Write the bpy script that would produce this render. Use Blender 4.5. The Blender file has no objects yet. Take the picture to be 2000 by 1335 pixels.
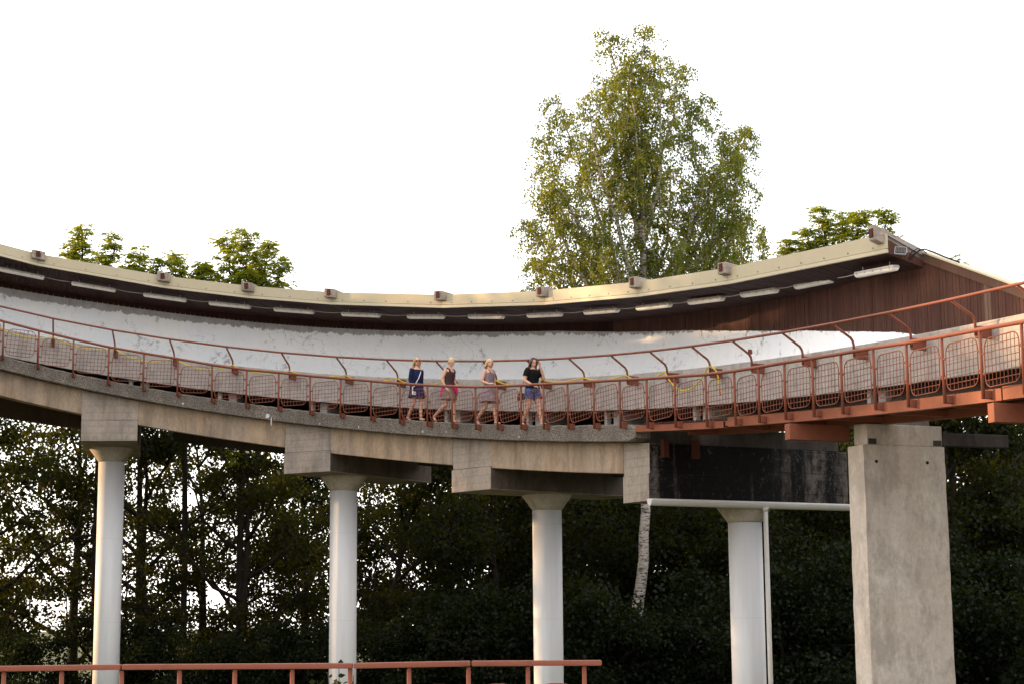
import bpy, bmesh, math, random
import numpy as np
from mathutils import Vector, Matrix

# ------------------------------------------------------------------ camera, sky, sun, exposure
sc = bpy.context.scene
ZC = 1.65                                   # eye height above the ground
F_PX, TILT, ROLL = 3400.0, 0.155708, -0.008244
SUN_AZ, SUN_EL = math.radians(-72), math.radians(11)

def cam_axes():
    fw = np.array([0, math.cos(TILT), math.sin(TILT)]); up = np.array([0, -math.sin(TILT), math.cos(TILT)])
    ri = np.array([1.0, 0, 0]); c, s = math.cos(ROLL), math.sin(ROLL)
    return fw, ri * c + up * s, up * c - ri * s
FW, RI, UP = cam_axes()
cam_d = bpy.data.cameras.new('camera'); cam = bpy.data.objects.new('camera', cam_d); sc.collection.objects.link(cam)
cam_d.sensor_width = 36; cam_d.lens = F_PX / 2000 * 36; cam_d.clip_end = 6000; cam_d.clip_start = 0.1
cam.matrix_world = Matrix(((RI[0], UP[0], -FW[0], 0), (RI[1], UP[1], -FW[1], 0), (RI[2], UP[2], -FW[2], ZC), (0, 0, 0, 1)))
sc.camera = cam

world = bpy.data.worlds.new('World'); sc.world = world; world.use_nodes = True
wn = world.node_tree.nodes; wl = world.node_tree.links
bg = wn['Background']; bg.inputs[1].default_value = 0.12
sky = wn.new('ShaderNodeTexSky'); sky.sky_type = 'NISHITA'; sky.sun_disc = False
sky.sun_elevation = SUN_EL; sky.sun_rotation = SUN_AZ; sky.air_density = 1.0; sky.dust_density = 1.5; sky.ozone_density = 1.0
tc = wn.new('ShaderNodeTexCoord'); mp = wn.new('ShaderNodeMapping'); mp.inputs['Scale'].default_value = (1.2, 1.2, 3.2); mp.inputs['Location'].default_value = (23.8, 12.6, 0)
wl.new(tc.outputs['Generated'], mp.inputs[0])
cn = wn.new('ShaderNodeTexNoise'); cn.inputs['Scale'].default_value = 1.3; cn.inputs['Detail'].default_value = 5; cn.inputs['Roughness'].default_value = .55
wl.new(mp.outputs[0], cn.inputs['Vector'])
cr = wn.new('ShaderNodeMapRange'); cr.inputs['From Min'].default_value = .30; cr.inputs['From Max'].default_value = .64
cr.inputs['To Min'].default_value = .17; cr.inputs['To Max'].default_value = .95
wl.new(cn.outputs['Fac'], cr.inputs['Value'])
cmx = wn.new('ShaderNodeMix'); cmx.data_type = 'RGBA'; wl.new(cr.outputs[0], cmx.inputs['Factor'])
wl.new(sky.outputs[0], cmx.inputs['A']); cmx.inputs['B'].default_value = (9.7, 9.25, 9.15, 1)     # thin bright cloud veil
wl.new(cmx.outputs['Result'], bg.inputs[0])

sun_d = bpy.data.lights.new('sun', 'SUN'); sun_d.energy = 3.0; sun_d.angle = math.radians(0.8); sun_d.color = (1.0, 0.62, 0.30)
sun = bpy.data.objects.new('sun', sun_d); sc.collection.objects.link(sun)
sun_dir = Vector((math.sin(SUN_AZ) * math.cos(SUN_EL), math.cos(SUN_AZ) * math.cos(SUN_EL), math.sin(SUN_EL)))
sun.rotation_euler = sun_dir.to_track_quat('Z', 'Y').to_euler(); sun.location = (-30, 10, 30)
vs = sc.view_settings; vs.view_transform = 'Standard'; vs.look = 'None'; vs.gamma = 1; vs.exposure = 1.55; vs.use_curve_mapping = False
sc.cycles.max_bounces = 6; sc.cycles.diffuse_bounces = 3; sc.cycles.glossy_bounces = 2; sc.cycles.transmission_bounces = 3
try: sc.cycles.use_denoising = True
except Exception: pass

# ------------------------------------------------------------------ the plan curve of the track
Q = [-0.3225, 41.5695, -0.93200, -0.0369617, 0.00387633, -0.000158045, 5.4705, -0.1082275, 0.2853110, -0.4654278]
_g = np.linspace(-30, 34, 3201); _h = _g[1] - _g[0]
_k = Q[3] + Q[4] * _g + Q[5] * _g ** 2; _k = np.where(_g < -17, -.09, _k); _k = np.where(_g > 19, 0, _k)
_i0 = int(np.argmin(abs(_g)))
def _int(v):
    c = np.concatenate([[0], np.cumsum((v[1:] + v[:-1]) / 2 * _h)]); return c - c[_i0]
_th = Q[2] + _int(_k); _cx = Q[0] + _int(np.cos(_th)); _cy = Q[1] + _int(np.sin(_th))
_sl = Q[7] + 2 * Q[8] * _g / 100 + 3 * Q[9] * _g ** 2 / 1e4; _sl = np.clip(_sl, -.23, -.04)
_cz = Q[6] + _int(_sl)
def zrail(s): return float(np.interp(s, _g, _cz)) + ZC
def slope(s): return float(np.interp(s, _g, _sl))
def head(s): return float(np.interp(s, _g, _th))
def W(s, d, zr):                                   # distance along, outward offset, height relative to the walkway rail
    a = head(s)
    return np.array([np.interp(s, _g, _cx) - math.sin(a) * d, np.interp(s, _g, _cy) + math.cos(a) * d, zrail(s) + zr])
def TN(s):
    a = head(s); return np.array([math.cos(a), math.sin(a), 0]), np.array([-math.sin(a), math.cos(a), 0])
def at(u, v, depth):                               # a point of the place by its bearing and its distance
    r = FW + RI * (u - 1000) / F_PX - UP * (v - 667.5) / F_PX
    return r / r[1] * depth + np.array([0, 0, ZC])
def sstep(a, b, x):
    u = min(1, max(0, (x - a) / (b - a))); return u * u * (3 - 2 * u)

# ------------------------------------------------------------------ mesh helpers
C = sc.collection
BASE = {}
class MB:
    def __init__(self): self.v = []; self.f = []; self.m = []
    def add(self, vs_, fs, mi=0):
        o = len(self.v); self.v += [tuple(map(float, p)) for p in vs_]; self.f += [tuple(i + o for i in q) for q in fs]; self.m += [mi] * len(fs)
    def box(self, c, ax, ay, az, mi=0):            # centre and three half axes
        c, ax, ay, az = map(np.array, (c, ax, ay, az))
        p = [c + sx * ax + sy * ay + sz * az for sz in (-1, 1) for sy in (-1, 1) for sx in (-1, 1)]
        self.add(p, [(0, 2, 3, 1), (4, 5, 7, 6), (0, 1, 5, 4), (2, 6, 7, 3), (0, 4, 6, 2), (1, 3, 7, 5)], mi); return self
    def hexa(self, p, mi=0):                       # 8 points: bottom ring, top ring
        self.add(p, [(3, 2, 1, 0), (4, 5, 6, 7), (0, 1, 5, 4), (1, 2, 6, 5), (2, 3, 7, 6), (3, 0, 4, 7)], mi); return self
    def tube(self, pts, r, n=8, caps=True, squash=None):
        pts = [np.array(p, float) for p in pts]; rs = r if hasattr(r, '__len__') else [r] * len(pts)
        rings = []; prev = None
        for i, p in enumerate(pts):
            t = pts[min(i + 1, len(pts) - 1)] - pts[max(i - 1, 0)]; t = t / (np.linalg.norm(t) + 1e-12)
            if prev is None:
                a = np.array([0, 0, 1.0]) if abs(t[2]) < .9 else np.array([1.0, 0, 0]); u = np.cross(a, t)
            else: u = prev - t * (prev @ t)
            u /= np.linalg.norm(u) + 1e-12; prev = u; w = np.cross(t, u)
            rings.append([p + rs[i] * (math.cos(k * 2 * math.pi / n) * u + math.sin(k * 2 * math.pi / n) * w) for k in range(n)])
        vs_ = [q for rg in rings for q in rg]; fs = []
        for i in range(len(pts) - 1):
            for k in range(n): fs.append((i * n + k, i * n + (k + 1) % n, (i + 1) * n + (k + 1) % n, (i + 1) * n + k))
        if caps: fs += [tuple(range(n - 1, -1, -1)), tuple((len(pts) - 1) * n + k for k in range(n))]
        self.add(vs_, fs); return self
    def sweep(self, ss, prof, closed=True, mi=0):  # prof(s) -> list of (d, zr)
        rows = [[W(s, d, z) for d, z in prof(s)] for s in ss]; n = len(rows[0]); fs = []
        for i in range(len(ss) - 1):
            for k in range(n if closed else n - 1): fs.append((i * n + k, (i + 1) * n + k, (i + 1) * n + (k + 1) % n, i * n + (k + 1) % n))
        if closed: fs += [tuple(range(n)), tuple((len(ss) - 1) * n + k for k in range(n - 1, -1, -1))]
        self.add([p for r in rows for p in r], fs, mi); return self
    def rev(self, prof, c=(0, 0, 0), n=16):        # prof list of (r, z)
        vs_ = []; fs = []
        for r, z in prof: vs_ += [(c[0] + r * math.cos(k * 2 * math.pi / n), c[1] + r * math.sin(k * 2 * math.pi / n), c[2] + z) for k in range(n)]
        for i in range(len(prof) - 1):
            for k in range(n): fs.append((i * n + k, i * n + (k + 1) % n, (i + 1) * n + (k + 1) % n, (i + 1) * n + k))
        fs += [tuple(range(n - 1, -1, -1)), tuple((len(prof) - 1) * n + k for k in range(n))]
        self.add(vs_, fs); return self
    def mesh(self, name, mat, smooth=False, origin=(0, 0, 0), bevel=0):
        me = bpy.data.meshes.new(name); o = np.array(origin)
        me.from_pydata([tuple(np.array(p) - o) for p in self.v], [], self.f)
        for m in (mat if isinstance(mat, (list, tuple)) else [mat]): me.materials.append(m)
        if any(self.m): me.polygons.foreach_set('material_index', self.m)
        bm = bmesh.new(); bm.from_mesh(me); bmesh.ops.recalc_face_normals(bm, faces=bm.faces)
        if bevel: bmesh.ops.bevel(bm, geom=[e for e in bm.edges if len(e.link_faces) == 2 and e.calc_face_angle(0) > .6], offset=bevel, segments=2, affect='EDGES', profile=.6)
        bm.to_mesh(me); bm.free()
        if smooth: me.polygons.foreach_set('use_smooth', [True] * len(me.polygons))
        return me
    def build(self, name, mat, parent=None, smooth=False, bevel=0):
        base = BASE.get(parent.name, np.zeros(3)) if parent else np.zeros(3)
        return link(name, self.mesh(name, mat, smooth, base, bevel), parent)
def link(name, me, parent=None, loc=None, rot=None, kind=None):
    o = bpy.data.objects.new(name, me); C.objects.link(o)
    if parent is not None:
        o.parent = parent; BASE[o.name] = BASE.get(parent.name, np.zeros(3))
        if loc is not None: o.location = tuple(np.array(loc) - BASE[parent.name])
    elif loc is not None: o.location = tuple(loc)
    if rot is not None: o.rotation_euler = rot
    if kind: o['kind'] = kind
    return o
def thing(name, label, cat, loc, group=None, rot=None):
    o = bpy.data.objects.new(name, None); C.objects.link(o); o.location = tuple(loc); o.empty_display_size = .2
    BASE[o.name] = np.array(loc, float)
    if rot: o.rotation_euler = rot
    tag(o, label, cat, group); return o
def tag(o, label, cat, group=None):
    o['label'] = label; o['category'] = cat
    if group: o['group'] = group
    return o
def child(name, me, parent, loc=(0, 0, 0), rot=None, kind=None):          # local placement under a thing
    o = bpy.data.objects.new(name, me); C.objects.link(o); o.parent = parent; o.location = tuple(loc)
    BASE[o.name] = BASE.get(parent.name, np.zeros(3))
    if rot: o.rotation_euler = rot
    if kind: o['kind'] = kind
    return o

# ------------------------------------------------------------------ procedural materials
class NT:
    def __init__(self, name):
        self.m = bpy.data.materials.new(name); self.m.use_nodes = True; self.t = self.m.node_tree; self.n = self.t.nodes; self.l = self.t.links
        self.b = self.n['Principled BSDF']; self.co = self.n.new('ShaderNodeTexCoord').outputs['Object']
    def map(self, scale, loc=(0, 0, 0), rot=(0, 0, 0)):
        m = self.n.new('ShaderNodeMapping'); m.inputs['Scale'].default_value = scale; m.inputs['Location'].default_value = loc; m.inputs['Rotation'].default_value = rot
        self.l.new(self.co, m.inputs[0]); return m.outputs[0]
    def noise(self, scale, sc3=(1, 1, 1), detail=4, rough=.55, loc=(0, 0, 0)):
        t = self.n.new('ShaderNodeTexNoise'); t.inputs['Scale'].default_value = scale; t.inputs['Detail'].default_value = detail; t.inputs['Roughness'].default_value = rough
        self.l.new(self.map(sc3, loc), t.inputs['Vector']); return t.outputs['Fac']
    def voro(self, scale, sc3=(1, 1, 1), feature='F1'):
        t = self.n.new('ShaderNodeTexVoronoi'); t.inputs['Scale'].default_value = scale; t.feature = feature
        self.l.new(self.map(sc3), t.inputs['Vector']); return t.outputs[0]
    def rng(self, v, a, b, c=0, d=1):
        t = self.n.new('ShaderNodeMapRange'); t.inputs['From Min'].default_value = a; t.inputs['From Max'].default_value = b
        t.inputs['To Min'].default_value = c; t.inputs['To Max'].default_value = d; self.l.new(v, t.inputs['Value']); return t.outputs[0]
    def math(self, op, a, b=None):
        t = self.n.new('ShaderNodeMath'); t.operation = op
        for i, v in enumerate((a, b)):
            if v is None: continue
            if isinstance(v, (int, float)): t.inputs[i].default_value = v
            else: self.l.new(v, t.inputs[i])
        return t.outputs[0]
    def mix(self, fac, a, b):
        t = self.n.new('ShaderNodeMix'); t.data_type = 'RGBA'
        for k, v in (('Factor', fac), ('A', a), ('B', b)):
            if isinstance(v, (int, float)): t.inputs[k].default_value = v
            elif isinstance(v, tuple): t.inputs[k].default_value = v + (1,)
            else: self.l.new(v, t.inputs[k])
        return t.outputs['Result']
    def axis(self, i):
        t = self.n.new('ShaderNodeSeparateXYZ'); self.l.new(self.co, t.inputs[0]); return t.outputs[i]
    def island(self):
        return self.n.new('ShaderNodeNewGeometry').outputs['Random Per Island']
    def obrand(self):
        return self.n.new('ShaderNodeObjectInfo').outputs['Random']
    def done(self, col, rough=.8, bump=None, dist=.01, strength=.5, metal=0, spec=None):
        if isinstance(col, tuple): self.b.inputs['Base Color'].default_value = col + (1,)
        else: self.l.new(col, self.b.inputs['Base Color'])
        if isinstance(rough, (int, float)): self.b.inputs['Roughness'].default_value = rough
        else: self.l.new(rough, self.b.inputs['Roughness'])
        self.b.inputs['Metallic'].default_value = metal
        if spec is None: spec = .12 if (not isinstance(rough, (int, float)) or rough > .6) and metal == 0 else .4
        if spec is not None: self.b.inputs['Specular IOR Level'].default_value = spec
        if bump is not None:
            t = self.n.new('ShaderNodeBump'); t.inputs['Distance'].default_value = dist; t.inputs['Strength'].default_value = strength
            self.l.new(bump, t.inputs['Height']); self.l.new(t.outputs[0], self.b.inputs['Normal'])
        return self.m
M = {}
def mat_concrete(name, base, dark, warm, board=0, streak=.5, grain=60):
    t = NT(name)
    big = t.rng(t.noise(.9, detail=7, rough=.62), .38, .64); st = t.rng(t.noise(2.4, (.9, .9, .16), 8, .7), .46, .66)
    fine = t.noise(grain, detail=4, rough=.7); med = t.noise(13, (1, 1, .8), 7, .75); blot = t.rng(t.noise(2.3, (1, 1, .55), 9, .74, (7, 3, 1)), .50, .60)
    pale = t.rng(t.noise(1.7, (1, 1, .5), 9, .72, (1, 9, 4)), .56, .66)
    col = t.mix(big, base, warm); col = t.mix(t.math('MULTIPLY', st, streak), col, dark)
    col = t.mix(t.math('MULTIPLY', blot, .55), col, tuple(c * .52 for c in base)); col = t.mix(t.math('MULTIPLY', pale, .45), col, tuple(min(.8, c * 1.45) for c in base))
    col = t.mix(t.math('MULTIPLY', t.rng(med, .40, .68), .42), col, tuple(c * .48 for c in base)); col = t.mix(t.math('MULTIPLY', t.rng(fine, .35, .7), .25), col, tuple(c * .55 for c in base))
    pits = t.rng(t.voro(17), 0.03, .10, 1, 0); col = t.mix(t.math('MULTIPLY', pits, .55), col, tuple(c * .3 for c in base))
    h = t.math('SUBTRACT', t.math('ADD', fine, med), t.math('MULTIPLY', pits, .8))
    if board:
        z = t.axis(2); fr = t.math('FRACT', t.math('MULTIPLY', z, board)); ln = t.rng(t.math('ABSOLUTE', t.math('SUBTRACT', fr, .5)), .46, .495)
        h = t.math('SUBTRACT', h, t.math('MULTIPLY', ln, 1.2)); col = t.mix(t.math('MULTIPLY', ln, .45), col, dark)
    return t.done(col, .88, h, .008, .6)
M['beam'] = mat_concrete('smooth_concrete', (.37, .288, .215), (.125, .093, .07), (.43, .30, .19), streak=.75)
M['cap'] = mat_concrete('board_marked_concrete', (.34, .29, .245), (.13, .108, .092), (.37, .30, .235), board=5.2, streak=.7)
M['band'] = mat_concrete('grey_track_concrete', (.36, .33, .30), (.20, .185, .17), (.41, .365, .325), board=4.3, streak=.28, grain=85)
M['pier'] = mat_concrete('pale_pier_concrete', (.62, .53, .445), (.34, .27, .21), (.66, .58, .51), board=0, streak=.55, grain=70)
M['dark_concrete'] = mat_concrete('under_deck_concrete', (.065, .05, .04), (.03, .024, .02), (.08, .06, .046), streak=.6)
M['cap_side'] = mat_concrete('dirt_and_shade_crosshead_side', (.115, .092, .074), (.05, .04, .033), (.14, .108, .084), streak=.7)  # side face colour holds both dirt and the shade below the deck
M['stained'] = mat_concrete('stain_and_shade_concrete', (.06, .048, .042), (.02, .017, .015), (.085, .07, .06), streak=.8)  # stain tone; on the pier's beam extension it also carries shade
def _agg():
    t = NT('exposed_aggregate_concrete'); v = t.voro(34); v2 = t.noise(60, detail=3); big = t.rng(t.noise(1.1, detail=6), .38, .66)
    st = t.rng(t.noise(3.4, (1.5, 1.5, .3), 5), .45, .7)
    col = t.mix(t.rng(v, .1, .62), (.44, .385, .33), (.14, .115, .095)); col = t.mix(t.math('MULTIPLY', t.rng(v2, .4, .66), .6), col, (.10, .085, .07))
    col = t.mix(t.math('MULTIPLY', big, .5), col, (.105, .092, .08)); col = t.mix(t.math('MULTIPLY', st, .45), col, (.085, .075, .068))
    return t.done(col, .95, t.math('ADD', t.math('MULTIPLY', v, -1.0), v2), .02, 1.0)
M['aggregate'] = _agg()
def _white():
    t = NT('peeling_white_paint')
    n1 = t.noise(1.3, (1, 1, 1), 9, .68); n2 = t.noise(5.5, (1, 1, .6), 9, .72, (3, 1, 7)); n3 = t.noise(14, (1, 1, .5), 6, .7)
    z = t.math('FRACT', t.math('MULTIPLY', t.noise(.35), 1.0))
    peel = t.math('MULTIPLY', t.rng(n1, .54, .62), t.rng(n2, .51, .57)); sp = t.math('MULTIPLY', t.rng(n3, .66, .70), t.rng(n1, .44, .56))
    w = t.n.new('ShaderNodeTexWave'); w.inputs['Scale'].default_value = 1.1; w.inputs['Distortion'].default_value = 14; w.inputs['Detail'].default_value = 4; w.inputs['Detail Scale'].default_value = 1.4
    t.l.new(t.map((.8, .8, 1.4), rot=(0, .6, .3)), w.inputs['Vector'])
    scr = t.math('MULTIPLY', t.rng(w.outputs['Fac'], .014, .004), t.rng(t.noise(.8, loc=(9, 4, 2)), .5, .6))
    blue = t.rng(t.noise(.8, detail=4, loc=(4, 8, 1)), .42, .66)
    run = t.rng(t.noise(4.5, (1.4, 1.4, .12), 5, .6), .5, .74)
    col = t.mix(t.math('MULTIPLY', blue, .5), (.95, .95, .95), (.86, .90, .95)); col = t.mix(t.math('MULTIPLY', run, .14), col, (.62, .61, .61))
    col = t.mix(t.math('MULTIPLY', scr, .45), col, (.24, .24, .25)); col = t.mix(t.math('MULTIPLY', t.math('MAXIMUM', peel, sp), .85), col, (.36, .34, .32))
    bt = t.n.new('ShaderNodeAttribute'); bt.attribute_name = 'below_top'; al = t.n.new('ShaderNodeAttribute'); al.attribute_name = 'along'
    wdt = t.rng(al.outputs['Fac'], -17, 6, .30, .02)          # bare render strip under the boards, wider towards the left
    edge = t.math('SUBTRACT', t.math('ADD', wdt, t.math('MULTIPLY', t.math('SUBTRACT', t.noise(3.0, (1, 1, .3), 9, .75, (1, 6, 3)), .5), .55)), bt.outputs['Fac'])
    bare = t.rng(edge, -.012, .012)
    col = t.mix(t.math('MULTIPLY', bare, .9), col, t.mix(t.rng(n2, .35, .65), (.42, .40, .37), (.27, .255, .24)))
    return t.done(col, .65, t.math('SUBTRACT', t.math('MULTIPLY', t.noise(40), .3), t.math('MAXIMUM', peel, sp)), .006, .6)
M['white'] = _white()
M['plain_white'] = (lambda t: t.done(t.mix(t.rng(t.noise(3, detail=6), .4, .65), (.82, .81, .80), (.6, .59, .58)), .7))(NT('worn_white_trough_paint'))
def _plaster():
    t = NT('bare_grey_render'); n = t.noise(6, detail=7, rough=.65)
    return t.done(t.mix(t.rng(n, .35, .65), (.43, .41, .385), (.27, .255, .24)), .9, n, .01, .5)
M['render'] = _plaster()
def _column():
    t = NT('pale_column_paint'); z = t.axis(2); st = t.rng(t.noise(3.2, (1.2, 1.2, .12), 5), .45, .75); sp = t.rng(t.voro(9), .02, .06, 1, 0); pt = t.rng(t.noise(1.2, (1, 1, .5), 7, .6), .48, .64)
    col = t.mix(t.math('MULTIPLY', st, .5), (.60, .595, .595), (.44, .42, .41)); col = t.mix(t.math('MULTIPLY', pt, .22), col, (.62, .60, .56)); col = t.mix(t.math('MULTIPLY', sp, .5), col, (.33, .30, .28))
    seam = t.rng(t.math('ABSOLUTE', t.math('SUBTRACT', t.math('FRACT', t.math('MULTIPLY', z, .42)), .5)), .494, .499)
    col = t.mix(t.math('MULTIPLY', seam, .3), col, (.4, .38, .36))
    return t.done(col, .55, t.noise(30), .003, .35)
M['column'] = _column()
M['capital'] = mat_concrete('beige_capital_concrete', (.45, .39, .325), (.32, .27, .22), (.48, .42, .355), streak=.3)
def _black():
    t = NT('soot_black_stained_concrete'); x = t.axis(0)
    st = t.noise(2.1, (1.6, 1.6, .16), 6, .6, (2, 0, 0)); wear = t.noise(7, (1, 1, .6), 8, .72); fl = t.noise(24, (1, 1, .7), 5, .7)
    ends = t.math('MAXIMUM', t.rng(x, .16, .48, 1, 0), t.rng(x, 2.4, 5.6, 0, 1))
    m = t.math('MULTIPLY', t.rng(t.math('ADD', st, t.math('MULTIPLY', ends, .30)), .60, .80), t.rng(wear, .36, .58)); m2 = t.math('MULTIPLY', t.rng(fl, .54, .64), t.rng(t.math('ADD', wear, t.math('MULTIPLY', ends, .2)), .52, .66))
    col = t.mix(t.math('MULTIPLY', m, .85), (.0055, .0048, .0048), (.13, .11, .095)); col = t.mix(t.math('MULTIPLY', m2, .5), col, (.15, .147, .145))
    z = t.axis(2); ln = t.rng(t.math('ABSOLUTE', t.math('SUBTRACT', t.math('FRACT', t.math('MULTIPLY', z, 2.1)), .5)), .48, .497)
    return t.done(t.mix(t.math('MULTIPLY', ln, .8), col, (.003, .003, .003)), .9, t.math('SUBTRACT', wear, ln), .012, .6, spec=.15)
M['soot'] = _black()
def mat_paint(name, base, rough=.42, var=.25, rust=0.0):
    t = NT(name); n = t.noise(3.2, detail=6, rough=.65); f = t.noise(26, detail=4)
    col = t.mix(t.math('MULTIPLY', t.rng(n, .35, .7), var), base, tuple(c * .55 for c in base))
    col = t.mix(t.math('MULTIPLY', t.rng(f, .55, .7), .22), col, tuple(min(1, c * 1.35) for c in base))
    if rust: col = t.mix(t.math('MULTIPLY', t.rng(t.noise(9, detail=8, rough=.7, loc=(5, 2, 1)), .58, .66), rust), col, (.09, .035, .015))
    return t.done(col, t.rng(f, .3, .7, rough - .06, rough + .12), f, .002, .3)
M['red'] = mat_paint('red_oxide_paint', (.185, .060, .036), .45, .35, .5)
M['red_steel'] = mat_paint('red_oxide_steel', (.235, .080, .046), .5, .4, .4)
M['red_dark'] = mat_paint('dark_red_steel', (.075, .024, .015), .7, .5, .5)  # darker tone of the red oxide steel
M['wire'] = mat_paint('thin_rusty_wire', (.19, .064, .039), .6, .4, .5)
M['fascia'] = mat_paint('cream_sheet_metal', (.42, .365, .25), .45, .12)
M['fascia_trim'] = mat_paint('cream_trim_metal', (.47, .41, .285), .45, .12)
M['lime'] = mat_paint('chalky_lime', (.55, .54, .53), .8, .3)
M['screw'] = mat_paint('dark_screw', (.06, .05, .045), .5)
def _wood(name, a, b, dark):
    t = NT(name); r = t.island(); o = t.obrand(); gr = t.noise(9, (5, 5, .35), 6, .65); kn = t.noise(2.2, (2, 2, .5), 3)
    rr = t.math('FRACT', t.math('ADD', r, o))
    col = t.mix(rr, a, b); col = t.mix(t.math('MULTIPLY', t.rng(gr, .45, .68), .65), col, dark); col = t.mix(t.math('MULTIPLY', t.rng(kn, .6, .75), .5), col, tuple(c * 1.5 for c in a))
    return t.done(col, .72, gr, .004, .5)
M['wood'] = _wood('brown_stained_boards', (.085, .037, .025), (.055, .023, .016), (.022, .0095, .0075))
M['soffit'] = _wood('shade_toned_soffit_boards', (.036, .0125, .0075), (.022, .008, .005), (.010, .004, .003))  # board brown taken near black to paint in the shade under the roof
M['wood_pale'] = _wood('weathered_pale_boards', (.15, .09, .06), (.13, .075, .05), (.06, .034, .024))
M['trimwood'] = _wood('weathered_trim_board', (.10, .055, .036), (.085, .045, .03), (.042, .022, .016))
M['lamp_body'] = mat_paint('aged_lamp_plastic', (.55, .51, .46), .5, .3)
def _diff():
    t = NT('dusty_lamp_diffuser'); n = t.noise(5, (1, 1, 1), 5); return t.done(t.mix(t.rng(n, .35, .7), (.82, .78, .70), (.66, .61, .53)), .28, t.noise(40), .002, .3)
M['diffuser'] = _diff()
M['cable'] = mat_paint('black_cable', (.02, .02, .022), .5)
M['conduit'] = mat_paint('grey_conduit', (.42, .38, .34), .5)
M['alu'] = mat_paint('cast_aluminium', (.34, .345, .36), .4)
M['lens'] = mat_paint('dark_lamp_lens', (.025, .022, .022), .15)
M['led'] = mat_paint('lamp_reflector_cell', (.17, .14, .12), .3)
M['rubber_yellow'] = mat_paint('yellow_hose_rubber', (.52, .385, .015), .45, .15)
M['brass'] = mat_paint('orange_hose_fitting', (.55, .13, .02), .5)
M['gutter'] = mat_paint('pale_gutter_metal', (.56, .53, .49), .4, .22)
M['grating'] = mat_paint('dark_steel_grating', (.07, .03, .022), .7, .4)
M['roofing'] = mat_paint('grey_roof_sheet', (.30, .28, .26), .6)
def _grass():
    t = NT('grassy_ground'); n = t.noise(.35, detail=8); f = t.noise(9, detail=5)
    return t.done(t.mix(t.rng(n, .35, .65), (.045, .07, .02), t.mix(t.rng(f, .4, .6), (.07, .08, .03), (.10, .075, .045))), .95, f, .08, .6)
M['grass'] = _grass()
M['bounce_paving'] = mat_concrete('bounce_concrete', (.48, .45, .41), (.3, .28, .25), (.52, .48, .43))  # pale colour of the added slab that bounces light

# ------------------------------------------------------------------ the ground
def gz(x, y):
    z = -3.2 * sstep(20, 27, y)
    z -= 26 * sstep(78, 170, y) ; z -= 6 * sstep(-60, -160, x) * 0
    return z
gm = MB(); gx = [-3000, -800, -300, -120, -60, -40, -30, -20, -10, 0, 10, 20, 30, 40, 60, 120, 300, 800, 3000]
gy = [-300, -60, -10, 0, 8, 16, 20, 21.5, 23, 24.5, 26, 28, 34, 40, 48, 56, 64, 72, 78, 90, 105, 120, 140, 170, 260, 500, 1200, 4500]
gv = [(x, y, gz(x, y)) for y in gy for x in gx]; n = len(gx)
gm.add(gv, [(j * n + i, j * n + i + 1, (j + 1) * n + i + 1, (j + 1) * n + i) for j in range(len(gy) - 1) for i in range(n - 1)])
g = gm.build('ground', M['grass'], smooth=True); g['kind'] = 'structure'
GZ = -3.2
tm = MB(); tm.hexa([(-70, -70, .004), (70, -70, .004), (70, 19.5, .004), (-70, 19.5, .004), (-70, -70, .06), (70, -70, .06), (70, 19.5, .06), (-70, 19.5, .06)])  # unseen pale slab, added to bounce light up onto the track
tr_ = tm.build('bounce_terrace', M['bounce_paving']); tr_['kind'] = 'structure'

# ------------------------------------------------------------------ the elevated walkway
SE = 5.35                                          # where the concrete deck ends and the steel one starts
rng = random.Random(4)
walk = thing('elevated_walkway', 'long curved concrete walkway deck with rough grey edge and red steel end', 'walkway', W(-4, 1, -1.3))
ss = list(np.arange(-24, SE + .001, .15)); ss[-1] = SE
jit = {round(s, 3): (rng.uniform(-.012, .012), rng.uniform(-.012, .012)) for s in ss}
def edge_prof(s):
    a, b = jit[round(s, 3)]; e = sstep(SE - .14, SE, s) * .09
    return [(.15 + a * .5, -1.29 + b * .4 + e), (.15 + a * .5, -.96 + a - e), (.18, -.93 + a * .7 - e), (.52, -.935 - e), (.52, -1.31 + e), (.19, -1.315 + b * .3 + e)]
MB().sweep(ss, edge_prof).build('slab_edge', M['aggregate'], walk)
sd = list(np.arange(-24, 5.3, .6)) + [5.3]
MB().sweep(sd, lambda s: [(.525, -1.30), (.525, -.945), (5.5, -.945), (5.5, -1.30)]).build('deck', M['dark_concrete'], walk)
MB().sweep([5.305, 5.33], lambda s: [(.53, -1.32), (.53, -.95), (5.6, -.95), (5.6, -1.32)]).build('deck_end', M['stained'], walk)
CAPS = [-19.6, -13.3, -7.5, -1.65, 4.86]
ends = [-24.5] + CAPS
for a, b in zip(ends[:-1], ends[1:]):
    s0 = a + (.74 if a > -24 else 0); s1 = b - (.76 if b < 4 else .50)
    sg = list(np.linspace(s0, s1, 14))
    MB().sweep(sg, lambda s: [(.45, -1.318), (.85, -1.318), (.85, -2.0), (.47, -2.0), (.45, -1.985)]).build('edge_beam', M['beam'], walk)
    MB().sweep(sg, lambda s: [(4.4, -1.305), (4.9, -1.305), (4.9, -2.05), (4.4, -2.05)]).build('rear_beam', M['dark_concrete'], walk)
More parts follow.
